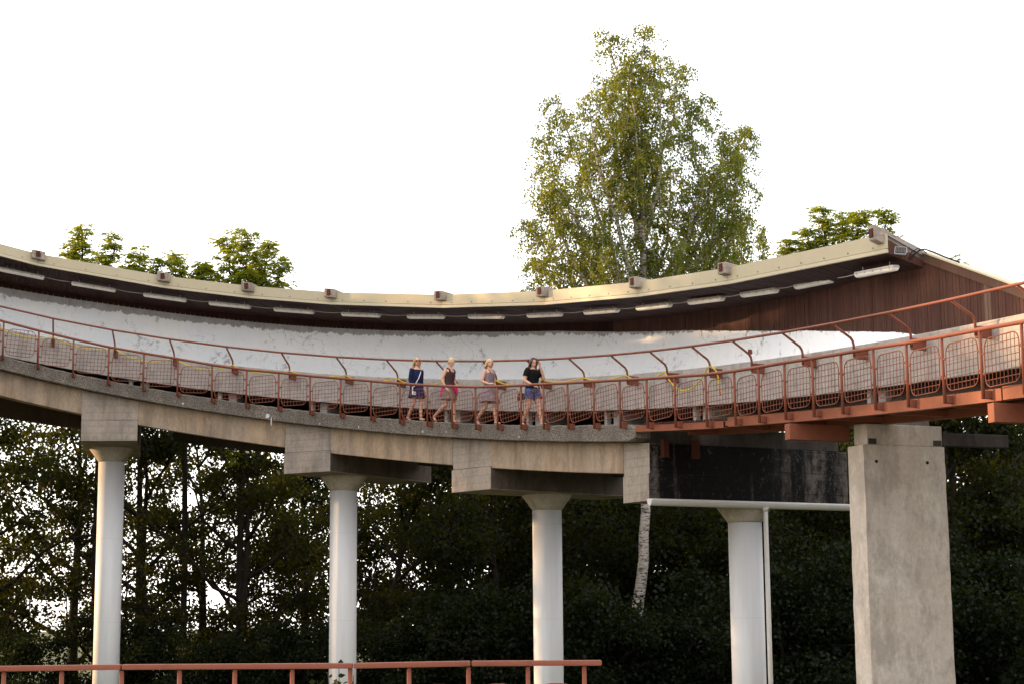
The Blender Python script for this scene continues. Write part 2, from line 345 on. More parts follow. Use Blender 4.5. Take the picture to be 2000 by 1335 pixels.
# steel continuation
def chan(s0, s1, zt, zb, nm):
    sg = list(np.linspace(s0, s1, max(3, int((s1 - s0) / .5))))
    MB().sweep(sg, lambda s: [(.13, zb), (.13, zt), (.30, zt), (.30, zt - .015), (.145, zt - .015), (.145, zb + .015), (.30, zb + .015), (.30, zb)]).build(nm, M['red_steel'], walk)
chan(5.37, 8.78, -.965, -1.10, 'steel_channel'); chan(8.95, 17.58, -.90, -1.085, 'steel_channel'); chan(17.62, 25.6, -.88, -1.08, 'steel_channel')
MB().sweep([8.78, 8.96], lambda s: [(.17, -1.06), (.17, -.97), (.29, -.97), (.29, -1.06)]).build('splice_plate', M['red_steel'], walk)
sg = list(np.arange(5.4, 25.6, .5))
MB().sweep(sg, lambda s: [(.31, -.96), (.31, -.925), (1.62, -.925), (1.62, -.96)]).build('grating', M['grating'], walk)
saw = MB()
for s in np.arange(5.5, 25, .11):
    t_, n_ = TN(s); saw.box(W(s, .31, -.915 if s < 8.8 else -.885), t_ * .018, n_ * .02, (0, 0, .018))
saw.build('grating_teeth', M['grating'], walk)['kind'] = 'stuff'
MB().sweep(sg, lambda s: [(1.45, -1.12), (1.45, -.965), (1.6, -.965), (1.6, -1.12)]).build('inner_channel', M['red_steel'], walk)
for s in (11.3, 17.5, 23.6):
    t_, n_ = TN(s)
    d1 = 1.28 if s < 12 else 1.8
    MB().box((W(s, -.01, -1.27) + W(s, d1, -1.27)) / 2, t_ * .085, n_ * (d1 + .01) / 2, (0, 0, .145)).build('cross_beam', M['red_steel'], walk, bevel=.006)
for s in np.arange(6.5, 24, 1.9):
    if min(abs(s - 11.3), abs(s - 17.5)) < .5: continue
    t_, n_ = TN(s); MB().box((W(s, .31, -1.04) + W(s, 1.44, -1.04)) / 2, t_ * .03, n_ * .55, (0, 0, .05)).build('joist', M['red_steel'], walk)

# lime runs and splashes on the slab edge and beams
drr = random.Random(12)
for s, dd, z0, w, h in [(-8.62, .142, -1.20, .16, .13), (-8.50, .142, -1.33, .03, .28), (-6.9, .142, -1.24, .03, .05), (-3.2, .142, -1.20, .05, .06), (-5.55, .142, -1.22, .04, .05), (-11.2, .142, -1.20, .07, .05), (-2.3, .142, -1.17, .03, .05), (.6, .142, -1.22, .03, .04)]:
    t_, n_ = TN(s); pts = []
    for k in range(14):
        a = k * 2 * math.pi / 14; pts.append(W(s, dd - .004, z0) + t_ * math.cos(a) * w * drr.uniform(.3, .55) + np.array([0, 0, math.sin(a) * h * drr.uniform(.35, .55)]))
    back = [p + n_ * .02 for p in pts]; mb = MB(); mb.add(pts + back, [tuple(range(14)), tuple(range(27, 13, -1))] + [(k, (k + 1) % 14, 14 + (k + 1) % 14, 14 + k) for k in range(14)]); mb.build('lime_splash', M['lime'], walk)

# ------------------------------------------------------------------ columns with their crossheads
COL = [(-19.9, 2.6, 'pale concrete column beyond the left end of the walkway'),
       (-13.58, 2.6, 'white round column at far left under a square crosshead'),
       (-7.5, 2.1, 'white round column second from left with long crosshead'),
       (-1.65, 2.9, 'white round column below the four walking women'),
       (4.86, 3.3, 'white round column under the soot black crosshead beside the downpipe')]
for sn, (sc_, dc, lab) in zip(CAPS, COL):
    cp = W(sc_, dc, 0); near = W(sn, .44, 0); zb = zrail(sn) - 2.60
    root = thing('support_column', lab, 'column', (cp[0], cp[1], GZ), 'columns carrying the track')
    last = sn > 4
    ax = np.array([cp[0] - near[0], cp[1] - near[1], 0]); ax /= np.linalg.norm(ax)
    wa, wb = (.76, .74) if not last else (.50, .52)
    L = 5.0 if not last else 5.4
    e0, e1 = W(sn - wa, .435, 0), W(sn + wb, .435, 0)
    ztop = zrail(sn) - 1.33
    def P(e, k, z): return (e[0] + ax[0] * k, e[1] + ax[1] * k, z)
    t0, t1 = zrail(sn - wa) - 1.325, zrail(sn + wb) - 1.325
    zm = zrail(sn) - 2.02
    inset = .03
    hb = MB(); hb.hexa([P(e0, inset, zm), P(e1, inset, zm), P(e1, L, zm), P(e0, L, zm), P(e0, inset, t0), P(e1, inset, t1), P(e1, L, t1), P(e0, L, t0)])
    if not last:
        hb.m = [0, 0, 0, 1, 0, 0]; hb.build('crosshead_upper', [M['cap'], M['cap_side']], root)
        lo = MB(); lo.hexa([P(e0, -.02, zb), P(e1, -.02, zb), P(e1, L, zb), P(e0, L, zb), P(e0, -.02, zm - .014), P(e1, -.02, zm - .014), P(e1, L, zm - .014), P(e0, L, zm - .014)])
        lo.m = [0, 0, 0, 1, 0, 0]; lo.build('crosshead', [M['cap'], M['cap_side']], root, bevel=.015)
    else:
        # stained crosshead: local x runs along its length so that the stain can follow it
        rz = math.atan2(ax[1], ax[0]); yv = np.array([-ax[1], ax[0], 0])
        for nm, z0, z1, kk in (('crosshead_upper', zm, None, .03), ('crosshead', zb, zm - .002, 0)):
            mb = MB(); q = [P(e0, kk, z0), P(e1, kk, z0), P(e1, L, z0), P(e0, L, z0)]
            q += [P(e0, kk, z1 or t0), P(e1, kk, z1 or t1), P(e1, L, z1 or t1), P(e0, L, z1 or t0)]
            ql = [((np.array(p) - near) @ ax, (np.array(p) - near) @ yv, p[2]) for p in q]
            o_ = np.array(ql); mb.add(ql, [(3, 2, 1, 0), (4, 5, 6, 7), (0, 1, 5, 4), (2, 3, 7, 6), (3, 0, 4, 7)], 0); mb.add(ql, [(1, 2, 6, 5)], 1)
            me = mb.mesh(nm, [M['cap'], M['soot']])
            ob = child(nm, me, root, (near[0] - cp[0], near[1] - cp[1], -GZ), (0, 0, rz))
    r = .375
    sh = MB().rev([(r, 0), (r, zb - .40 - GZ)], (cp[0], cp[1], GZ), 40).build('shaft', M['column'], root, smooth=False)
    sh.data.polygons.foreach_set('use_smooth', [len(p.vertices) == 4 for p in sh.data.polygons])
    cpm = MB().rev([(r + .004, zb - .40), (r + .03, zb - .36), (r + .275, zb - .02), (r + .275, zb - .002)], (cp[0], cp[1], 0), 40).build('capital', M['capital'], root)
    cpm.data.polygons.foreach_set('use_smooth', [len(p.vertices) == 4 for p in cpm.data.polygons])
    if last:
        for kd in (.38, 1.18):
            b = np.array(P(e1, kd, 0)); t_, n_ = TN(sn)
            MB().box((b[0] + t_[0] * .07, b[1] + t_[1] * .07, zrail(sn) - 1.48), t_ * .068, ax * .07, (0, 0, .2)).build('steel_bracket', M['red_dark'], root, bevel=.006)

# ------------------------------------------------------------------ the big flat pier
pc = W(11.95, 1.9, 0)
pier = thing('concrete_pier', 'tall flat pale concrete pier with two tie holes near its top', 'pier', (pc[0], pc[1], GZ))
c4 = [W(11.7, 1.0, 0), W(12.2, 1.0, 0), W(12.2, 2.76, 0), W(11.7, 2.76, 0)]; zt = zrail(12) - 1.515
top4 = [c + (pc - c) * .012 for c in c4]
pm = MB(); rows = []; prr = random.Random(7)
nz = 30
for k in range(nz + 1):
    z = GZ + (zt - GZ) * k / nz
    for c, tq in zip(c4, top4):
        p = c * (1 - k / nz) + tq * k / nz; rows.append((p[0] + prr.uniform(-.007, .007), p[1] + prr.uniform(-.007, .007), z))
fs = [(k * 4 + j, k * 4 + (j + 1) % 4, (k + 1) * 4 + (j + 1) % 4, (k + 1) * 4 + j) for k in range(nz) for j in range(4)] + [(3, 2, 1, 0), tuple(nz * 4 + j for j in range(4))]
pm.add(rows, fs); pm.build('pier_wall', M['pier'], pier)
t_, n_ = TN(12.0)
MB().hexa([W(11.74, 1.12, -1.50), W(12.16, 1.12, -1.50), W(12.16, 2.74, -1.50), W(11.74, 2.74, -1.50), W(11.74, 1.12, -1.12), W(12.16, 1.12, -1.12), W(12.16, 2.74, -1.12), W(11.74, 2.74, -1.12)]).build('cap_beam', M['pier'], pier, bevel=.02)
MB().hexa([W(11.8, 2.742, -1.48), W(12.19, 2.742, -1.48), W(12.19, 4.2, -1.48), W(11.8, 4.2, -1.48), W(11.8, 2.742, -1.24), W(12.19, 2.742, -1.24), W(12.19, 4.2, -1.24), W(11.8, 4.2, -1.24)]).build('beam_extension', M['stained'], pier, bevel=.02)  # stained, and coloured darker still for the shade it sits in
for d in (1.27, 2.36):
    p = W(12.19, d, -1.80); MB().tube([p - t_ * .05, p + t_ * .022], .03, 10).build('tie_hole_shade', M['cable'], pier)  # solid dark disc standing in for the shade inside each hole
for d in (1.22, 2.62):
    p = W(12.10, d, -1.44); MB().box(p, t_ * .09, n_ * .08, (0, 0, .05)).build('bearing_pocket', M['screw'], pier)

# ------------------------------------------------------------------ the track trough
def dw(s): return 5.2 - 2.1 * sstep(-2, 11.5, s)
_wb = ([-26, -15.9, -14.2, -11, -9.6, -6, -3.3, 1.3, 6.7, 10.4, 11.4, 12.4, 14, 26], [2.0, 1.98, 1.99, 1.93, 1.92, 1.94, 1.94, 1.72, 1.23, .83, .66, .50, .45, .45])
def zwb(s): return float(np.interp(s, *_wb))
def zbt(s): return .325 + .0118 * s
def zbb(s): return -.50 + .0092 * s
track = thing('bobsleigh_track', 'curved bobsleigh run with white banked wall and grey concrete side', 'track', W(-4, 3.5, -.93))
st_ = list(np.arange(-24, 25.6, .45))
# outer side wall in cast lengths with open joints
joints = [-24] + [-21.6, -18.4, -15.25, -12.1, -8.95, -5.8, -2.4, .55, 3.6, 6.85, 10.1, 13.4, 16.7, 20.0, 23.2] + [25.6]
for a, b in zip(joints[:-1], joints[1:]):
    sg = list(np.linspace(a + .008, b - .008, 9))
    MB().sweep(sg, lambda s: [(1.85, zbb(s)), (1.85, zbt(s) - .012), (1.865, zbt(s)), (2.10, zbt(s)), (2.10, zbb(s) + .02), (1.95, zbb(s))]).build('side_wall', M['band'], track)
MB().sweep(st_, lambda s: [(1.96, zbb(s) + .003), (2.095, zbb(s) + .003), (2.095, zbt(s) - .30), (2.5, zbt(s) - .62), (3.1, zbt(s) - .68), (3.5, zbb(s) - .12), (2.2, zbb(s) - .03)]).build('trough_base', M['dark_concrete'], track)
MB().sweep(st_, lambda s: [(2.104, zbt(s) - .004), (2.108, zbt(s) - .28), (2.5, zbt(s) - .605), (3.0, zbt(s) - .64), (max(3.1, dw(s) - 1.9 * max(.25, (dw(s) - 3.1) / 2.1) - .14), zbt(s) - .59)], closed=False).build('trough_floor', M['plain_white'], track, smooth=True)
def ice_prof(s):
    D, zb_, zt_ = dw(s), zbt(s), zwb(s); k = max(.25, (D - 3.1) / 2.1)
    lo = zb_ - .6; H_ = zt_ - lo
    return [(D - 1.9 * k - .15, lo), (D - 1.15 * k, lo + .12 * H_), (D - .6 * k, lo + .30 * H_), (D - .30 * k, lo + .48 * H_), (D - .15 * k, lo + .62 * H_), (D - .07 * k, lo + .76 * H_), (D - .03 * k, lo + .89 * H_), (D, zt_ + .03)]
im = MB(); im.sweep(st_, ice_prof, closed=False)
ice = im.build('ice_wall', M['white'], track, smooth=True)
at1 = ice.data.attributes.new('below_top', 'FLOAT', 'POINT'); at2 = ice.data.attributes.new('along', 'FLOAT', 'POINT')
vals = []; al = []
for s in st_:
    pr = ice_prof(s); vals += [pr[-1][1] - z for d, z in pr]; al += [s] * len(pr)
at1.data.foreach_set('value', vals); at2.data.foreach_set('value', al)
def shell_prof(s):
    ip = ice_prof(s); D = dw(s)
    return [(d + .05, z - .06) for d, z in ip[:-1]] + [(D + .02, zwb(s)), (D + .30, zwb(s)), (D + .30, zbb(s) - .3), (D - 1.0, zbb(s) - .3)]
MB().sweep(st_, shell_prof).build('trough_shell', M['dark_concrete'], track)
SUP = [-21, -18.2, -15.6, -13.1, -10.9, -8.4, -4.2, -1.35, 1.55, 4.9, 11.0, 18.5]
for s in SUP:
    t_, n_ = TN(s); z0, z1 = -.944 if s < 5.3 else -1.1, zbb(s) - .004
    root_z = (z0 + z1) / 2
    MB().box(W(s + .30, 2.55, root_z), t_ * .12, n_ * .48, (0, 0, (z1 - z0) / 2)).build('support_block', M['band'], track, bevel=.012)
    MB().box(W(s, 2.05, root_z), t_ * .055, n_ * .06, (0, 0, (z1 - z0) / 2)).build('support_leg', M['band'], track)

# ------------------------------------------------------------------ the roof over the high bank
def zfb(s): return 2.235 - .0022 * s
def zft(s): return 2.60 - .0017 * s
def zsof(s): return 2.13 - .018 * max(0, s - 2) + .0
RAF = [-24.0, -21.2, -18.2, -15.3, -12.42, -10.29, -7.99, -4.57, -1.0, 2.49, 5.85, 11.18]
roof = thing('track_roof', 'cream edged timber roof over the banked curve with concrete rafter ends', 'roof', W(-4, 4, 2.1))
SEND = 11.34
for i, (a, b) in enumerate(zip(RAF[:-1], RAF[1:])):
    if i == len(RAF) - 2: b = SEND
    A, B = W(a, 2.28, 0), W(b, 2.28, 0); tv = (B - A); tv[2] = 0; Lc = np.linalg.norm(tv); tv /= Lc; nv = np.array([-tv[1], tv[0], 0])
    def pp(k, off, z0, z1): p = A * (1 - k) + B * k; return (p[0] + nv[0] * off, p[1] + nv[1] * off, p[2] * 0 + (zrail(a) + z0) * (1 - k) + (zrail(b) + z1) * k)
    e = .004 / Lc; k0, k1 = e, 1 - e
    za0, za1, zb0, zb1 = zfb(a), zft(a), zfb(b), zft(b); tr = .085
    f = MB().hexa([pp(k0, 0, za0 + tr, zb0 + tr), pp(k1, 0, za0 + tr, zb0 + tr), pp(k1, .05, za0 + tr, zb0 + tr), pp(k0, .05, za0 + tr, zb0 + tr),
                   pp(k0, 0, za1, zb1), pp(k1, 0, za1, zb1), pp(k1, .05, za1, zb1), pp(k0, .05, za1, zb1)]).build('fascia_panel', M['fascia'], roof)
    MB().hexa([pp(k0, -.018, za0, zb0), pp(k1, -.018, za0, zb0), pp(k1, .05, za0, zb0), pp(k0, .05, za0, zb0),
               pp(k0, -.018, za0 + tr - .012, zb0 + tr - .012), pp(k1, -.018, za0 + tr - .012, zb0 + tr - .012), pp(k1, .05, za0 + tr - .012, zb0 + tr - .012), pp(k0, .05, za0 + tr - .012, zb0 + tr - .012)]).build('fascia_strip', M['fascia_trim'], roof)
    sm = MB(); nn = max(2, int(Lc / .75))
    for k in range(nn):
        p = np.array(pp((k + .5) / nn, -.004, za0 + tr + .05, zb0 + tr + .05)); sm.box(p, tv * .011, nv * .008, (0, 0, .011))
    sm.build('screws', M['screw'], f)['kind'] = 'stuff'
    # soffit boards laid radially
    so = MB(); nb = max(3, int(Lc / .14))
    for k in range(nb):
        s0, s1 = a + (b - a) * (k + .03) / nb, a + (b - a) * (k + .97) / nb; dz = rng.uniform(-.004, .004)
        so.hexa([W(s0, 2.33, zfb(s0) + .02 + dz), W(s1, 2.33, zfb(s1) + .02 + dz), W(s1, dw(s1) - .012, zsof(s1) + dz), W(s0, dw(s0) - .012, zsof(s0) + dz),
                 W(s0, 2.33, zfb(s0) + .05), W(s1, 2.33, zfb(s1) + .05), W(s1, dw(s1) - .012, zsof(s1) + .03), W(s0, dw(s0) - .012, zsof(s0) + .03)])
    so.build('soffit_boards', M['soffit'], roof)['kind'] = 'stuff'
sr = [x for x in st_ if x < SEND] + [SEND]
MB().sweep(sr, lambda s: [(2.335, zft(s) - .03), (2.335, zft(s) - .01), (dw(s) + .5, zsof(s) + .16), (dw(s) + .5, zsof(s) + .05)]).build('roof_sheet', M['roofing'], roof)
for s in RAF:
    t_, n_ = TN(s); wd = .15 if s < 11 else .11
    if s < 11:
        r_ = MB().hexa([W(s - wd, 2.12, 2.44), W(s + wd, 2.12, 2.44), W(s + wd, dw(s) - .1, 2.20), W(s - wd, dw(s) - .1, 2.20), W(s - wd, 2.12, 2.70), W(s + wd, 2.12, 2.70), W(s + wd, dw(s) - .1, 2.46), W(s - wd, dw(s) - .1, 2.46)]).build('rafter', M['cap'], roof, bevel=.025)
    else:
        r_ = MB().hexa([W(s - wd, 2.08, 2.46), W(s + wd, 2.08, 2.46), W(s + wd, 3.2, 2.07), W(s - wd, 3.2, 2.07), W(s - wd, 2.08, 2.76), W(s + wd, 2.08, 2.76), W(s + wd, 3.2, 2.33), W(s - wd, 3.2, 2.33)]).build('rafter', M['cap'], roof, bevel=.025)
    d0 = 2.12 if s < 11 else 2.08
    MB().box(W(s - .01, d0 - .012, 2.585 if s < 11 else 2.60), t_ * .055, n_ * .012, (0, 0, .085)).build('steel_plate', M['red_dark'], r_)
    MB().box(W(s + .035, d0 - .028, 2.555 if s < 11 else 2.57), t_ * .02, n_ * .006, (0, 0, .05)).build('plate_lug', M['red_dark'], r_)
# end board and brown end gusset
t_, n_ = TN(SEND)
MB().hexa([W(11.30, 2.34, 2.20), W(11.345, 2.34, 2.20), W(11.345, 3.09, 1.98), W(11.30, 3.09, 1.98), W(11.30, 2.34, 2.46), W(11.345, 2.34, 2.46), W(11.345, 3.09, 2.12), W(11.30, 3.09, 2.12)]).build('end_board', M['wood'], roof)
# vertical boards above the white wall
def ztopw(s):
    if s < 11.3: return zsof(s) + .02
    return 2.08 - .375 * (s - 11.42)
pw = .098; s = -1.5; k = 0
while s < 15.6:
    b = s + pw * (5.2 - 2.1 * 0 and 1); b = s + pw
    if ztopw(b) - zwb(b) > .05:
        dz = rng.uniform(-.007, .005); od = rng.uniform(-.004, .004); pale = 13.05 < s < 13.25
        mbp = MB().hexa([W(s + .005, dw(s) - .012 + od, zwb(s) - .01 + dz), W(b - .003, dw(b) - .012 + od, zwb(b) - .01 + dz), W(b - .003, dw(b) + .012, zwb(b) - .01 + dz), W(s + .005, dw(s) + .012, zwb(s) - .01 + dz),
                         W(s + .005, dw(s) - .012 + od, ztopw(s)), W(b - .003, dw(b) - .012 + od, ztopw(b)), W(b - .003, dw(b) + .012, ztopw(b)), W(s + .005, dw(s) + .012, ztopw(s))])
        mbp.build('wall_board', M['wood_pale'] if pale else M['wood'], roof)
    s = b; k += 1
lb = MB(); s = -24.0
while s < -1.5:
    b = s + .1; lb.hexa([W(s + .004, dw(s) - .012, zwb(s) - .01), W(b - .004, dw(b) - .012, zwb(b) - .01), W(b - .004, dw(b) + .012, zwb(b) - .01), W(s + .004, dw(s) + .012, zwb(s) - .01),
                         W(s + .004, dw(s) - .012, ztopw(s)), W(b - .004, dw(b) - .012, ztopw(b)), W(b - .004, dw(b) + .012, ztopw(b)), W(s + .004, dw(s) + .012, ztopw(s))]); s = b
lb.build('shade_toned_wall_boards', M['soffit'], roof)['kind'] = 'stuff'  # same wall as the brown boards; roof shade put into the darker colour
MB().sweep(sr + [12.5, 14, 15.6], lambda s: [(dw(s) + .02, zwb(s)), (dw(s) + .05, zwb(s)), (dw(s) + .05, ztopw(s)), (dw(s) + .02, ztopw(s))]).build('backing_wall', M['wood'], roof)
tb = [11.40, 12.6, 13.8, 15.0, 16.2]
MB().sweep(tb, lambda s: [(dw(s) - .05, ztopw(s) - .01), (dw(s) - .05, ztopw(s) + .165), (dw(s) - .016, ztopw(s) + .165), (dw(s) - .016, ztopw(s) - .01)]).build('verge_board', M['trimwood'], roof)
MB().sweep(tb, lambda s: [(dw(s) - .075, ztopw(s) + .168), (dw(s) - .075, ztopw(s) + .20), (dw(s) + .18, ztopw(s) + .20), (dw(s) + .18, ztopw(s) + .168)]).build('verge_flashing', M['fascia_trim'], roof)

# ------------------------------------------------------------------ walkway railing
PS = [-16.18, -15.23, -14.28, -13.3, -12.31, -11.32, -10.29, -9.21, -8.18, -7.13, -6.07, -4.98, -3.91, -2.85, -1.88, -.96, -.06, .9, 1.83, 2.82, 3.9, 4.97, 6.06, 7.18, 8.37, 9.45, 10.34, 11.26, 12.21, 13.16, 14.19, 15.2, 16.23, 17.3, 18.4]
PZ = [-.004, -.001, -.005, -.011, .009, .016, -.008, -.015, .02, .016, .023, .015, -.007, -.021, -.029, -.035, -.018, .003, .019, .024, .028, .023, .004, -.008, -.031, -.03, -.015, .003, .007, .011, .019, .008, 0, .002, -.011]
PS = [-20.2, -19.2, -18.2, -17.2] + PS + [19.5, 20.6, 21.7, 22.8]; PZ = [0] * 4 + PZ + [0] * 4
rail = thing('walkway_railing', 'red oxide pipe railing with wire basket panels along walkway edge', 'railing', W(0, 0, -1.05))
MB().tube([W(s, 0, z) for s, z in zip(PS, PZ)], .034, 10).build('top_rail', M['red'], rail, smooth=True)
post_me = MB().tube([(0, 0, -1.05), (0, 0, -.02)], .0255, 10).mesh('post', M['red'], True)
brk_me = MB().box((0, .085, -.985), (.042, 0, 0), (0, .065, 0), (0, 0, .062)).mesh('bracket', M['red'], bevel=.006)
for s, z in zip(PS, PZ):
    p = link('post', post_me, rail, W(s, 0, z), (random.Random(s).uniform(-.008, .008), random.Random(s + 9).uniform(-.012, .012), head(s)))
    child('bracket', brk_me, p)
def rrect(w, h, r, n=5):
    pts = []
    for cx_, cy_, a0 in ((w / 2 - r, h / 2 - r, 0), (-w / 2 + r, h / 2 - r, 90), (-w / 2 + r, -h / 2 + r, 180), (w / 2 - r, -h / 2 + r, 270)):
        for k in range(n + 1):
            a = math.radians(a0 + 90 * k / n); pts.append((cx_ + r * math.cos(a), 0, cy_ + r * math.sin(a)))
    return pts
def panel_meshes(w):
    h = .73; rr = .15; pts = rrect(w, h, rr); fr = MB().tube(pts + [pts[0], pts[1]], .0092, 6, caps=False)
    for sx in (-1, 1):
        for z in (.15, -.15): fr.box((sx * (w / 2 + .035), 0, z), (.035, 0, 0), (0, .006, 0), (0, 0, .02))
    wi = MB(); nx = max(5, int(round(w / .105)))
    for k in range(1, nx):
        x = -w / 2 + w * k / nx; dx = max(0, abs(x) - (w / 2 - rr)); zt_ = h / 2 - (rr - math.sqrt(max(0, rr * rr - dx * dx)))
        wi.tube([(x, -.006, -zt_), (x, -.006, zt_)], .0057, 4, caps=False)
    for k in range(1, 7):
        z = -h / 2 + h * k / 7; dz_ = max(0, abs(z) - (h / 2 - rr)); xt = w / 2 - (rr - math.sqrt(max(0, rr * rr - dz_ * dz_)))
        wi.tube([(-xt, .006, z), (xt, .006, z)], .0057 if k != 1 else .0075, 4, caps=False)
    return fr.mesh('mesh_panel', M['wire'], True), wi.mesh('wire_grid', M['wire'])
pcache = {}
for i in range(len(PS) - 1):
    a, b = W(PS[i], 0, PZ[i]), W(PS[i + 1], 0, PZ[i + 1]); v = b - a; Lh = math.hypot(v[0], v[1]); w = round((Lh - .19) / .04) * .04
    if w not in pcache: pcache[w] = panel_meshes(w)
    sm_ = (PS[i] + PS[i + 1]) / 2; rel = .15 - .105 * sstep(2, 12, sm_); sl = v[2] / Lh + rel + random.Random(i).uniform(-.02, .02)
    c = (a + b) / 2 + np.array([0, 0, -.49 + random.Random(i + 50).uniform(-.012, .012)])
    pn = link('mesh_panel', pcache[w][0], rail, c, (0, -math.atan(sl), math.atan2(v[1], v[0])))
    child('wire_grid', pcache[w][1], pn, kind='stuff')

# ------------------------------------------------------------------ bent handrail on the track side wall
IS = [-20.9, -19.4, -17.9, -16.35, -14.9, -13.43, -11.95, -10.4, -8.8, -7.1, -5.45, -3.72, -2.0, -.32, 1.31, 2.97, 4.5, 6.13, 7.67, 9.48, 11.2, 13.0, 14.88, 16.7, 18.5, 20.3]
def zin(s): return .715 + .0068 * s
def zib(s): return .03 + .0092 * s
hand = thing('bent_handrail', 'red pipe handrail on bent posts fixed to the grey track wall', 'handrail', W(0, 1.6, 0))
MB().tube([W(s, 1.1, zin(s)) for s in IS], .027, 10).build('rail', M['red'], hand, smooth=True)
for s in IS:
    zb_ = zib(s); H_ = zin(s) - zb_
    pts = [W(s, 1.56, zb_ + .06), W(s, 1.56, zb_ + .28), W(s, 1.545, zb_ + .345), W(s, 1.50, zb_ + .41), W(s, 1.12, zin(s) - .02)]
    p = MB().tube(pts, .024, 10).build('bent_post', M['red'], hand, smooth=True)
    t_, n_ = TN(s); MB().box(W(s, 1.71, zb_ + .12), t_ * .045, n_ * .138, (0, 0, .10)).build('bracket', M['red'], p, bevel=.006)
    if abs(s - 7.67) < .1: MB().box(W(s, 1.53, zb_ + .46), t_ * .012, n_ * .05, (0, 0, .05)).build('lifting_lug', M['red'], p, bevel=.01)

# ------------------------------------------------------------------ yellow hose draped over the brackets
hp = []; hi = [s for s in IS if -19.5 < s < 6.5]
for a, b in zip(hi[:-1], hi[1:]):
    sag = .19 + .06 * math.sin(a * 3.1) + (.22 if a > 4.2 else 0) - (.05 if a > -9 and a < 4.2 else 0)
    for k in range(10):
        u = k / 10; s = a + (b - a) * u; zz_ = zib(s) + .245 - sag * (1 - (2 * u - 1) ** 2) ** .9
        hp.append(W(s, 1.50 - .04 * math.sin(u * math.pi), zz_))
s = hi[-1]; zb_ = zib(s)
hp += [W(s, 1.50, zb_ + .245), W(s + .14, 1.52, zb_ + .25), W(s + .26, 1.55, zb_ + .14), W(s + .32, 1.56, zb_ - .05), W(s + .33, 1.57, zb_ - .30)]
hose = MB().tube(hp, .015, 7).build('yellow_hose', M['rubber_yellow'], smooth=True)
tag(hose, 'bright yellow hose draped in loops along the grey track wall', 'hose')
MB().tube([W(s + .33, 1.57, zb_ - .30), W(s + .332, 1.575, zb_ - .38)], .024, 8).build('hose_end', M['brass'], hose)

# ------------------------------------------------------------------ tube lamps under the roof edge
LS = [(-17.55, .95), (-16.07, .91), (-14.62, .99), (-13.07, 1.02), (-11.59, 1.1), (-10.0, 1.15), (-8.21, 1.2), (-6.35, 1.3), (-4.44, 1.29), (-2.5, 1.34), (-.52, 1.36), (1.41, 1.29), (3.27, 1.38), (5.19, 1.39), (7.08, 1.44), (9.78, 1.5)]
ORD = ['', 'first', 'second', 'third', 'fourth', 'fifth', 'sixth', 'seventh', 'eighth', 'ninth', 'tenth', 'eleventh', 'twelfth', 'thirteenth', 'fourteenth', 'fifteenth']
lb_me = MB(); Lh = .66
lb_me.hexa([(-Lh, -.085, 0), (Lh, -.085, 0), (Lh, .085, 0), (-Lh, .085, 0), (-Lh + .02, -.07, .05), (Lh - .02, -.07, .05), (Lh - .02, .07, .05), (-Lh + .02, .07, .05)])
body_me = lb_me.mesh('lamp_body', M['lamp_body'], bevel=.006)
df = MB(); prof = [(-.08, 0), (-.076, -.035), (-.05, -.062), (-.012, -.066), (0, -.060), (.012, -.066), (.05, -.062), (.076, -.035), (.08, 0)]
xs = [-Lh + .012, -Lh + .04, Lh - .04, Lh - .012]; sc4 = [.72, 1, 1, .72]
for i, (x, k) in enumerate(zip(xs, sc4)): df.v += [(x, y * (.9 if k < 1 else 1), z * k - .001) for y, z in prof]
n9 = len(prof)
df.f = [(i * n9 + k, i * n9 + k + 1, (i + 1) * n9 + k + 1, (i + 1) * n9 + k) for i in range(3) for k in range(n9 - 1)] + [tuple(range(n9)), tuple(3 * n9 + k for k in range(n9))]
df.m = [0] * len(df.f); diff_me = df.mesh('diffuser', M['diffuser'])
clip = MB()
for x in np.linspace(-.55, .55, 5):
    for sy in (-1, 1): clip.box((x, sy * .086, .004), (.012, 0, 0), (0, .004, 0), (0, 0, .018))
clip_me = clip.mesh('clips', M['alu'])
hang_me = MB().tube([(0, 0, .05), (0, 0, .13)], .008, 6).mesh('hanger', M['conduit'])
lamp_ends = []
for k, (s, ln) in enumerate(LS):
    dl, zl = (3.1, 2.10) if s < 9 else (2.62, 1.98)
    a, b = W(s, dl, zl), W(s + ln, dl, zl); c = (a + b) / 2; v = b - a; L_ = np.linalg.norm(v)
    tilt = -math.asin(v[2] / L_)
    lab = ('tube lamp just outside the left edge of the frame' if k == 0 else '%s tube lamp from the left in the row under the roof' % ORD[k] if k < 15 else 'last tube lamp of the row, beside the small floodlight')
    lr = thing('tube_lamp', lab, 'lamp', c, 'tube lamps under the roof edge', (random.Random(k).uniform(-.05, .05), tilt + random.Random(k + 7).uniform(-.012, .012), math.atan2(v[1], v[0])))
    child('lamp_body', body_me, lr); d_ = child('diffuser', diff_me, lr); child('clips', clip_me, d_, kind='stuff')
    for x in (-.45, .45): child('hanger', hang_me, lr, (x, 0, 0))
    u = v / L_; lamp_ends.append((c - u * .66, c + u * .66))
for k in range(len(lamp_ends) - 1):
    a, b = lamp_ends[k][1], lamp_ends[k + 1][0]
    pts = [a * (1 - u) + b * u + np.array([0, 0, .03 - .02 * math.sin(u * math.pi)]) for u in np.linspace(0, 1, 6)]
    o = MB().tube(pts, .011, 6).build('lamp_cable', M['conduit'], smooth=True)
    tag(o, 'thin grey cable joining the %s tube lamp from the left to the next' % (ORD[k] if k else 'leftmost'), 'cable', 'cables between the tube lamps')

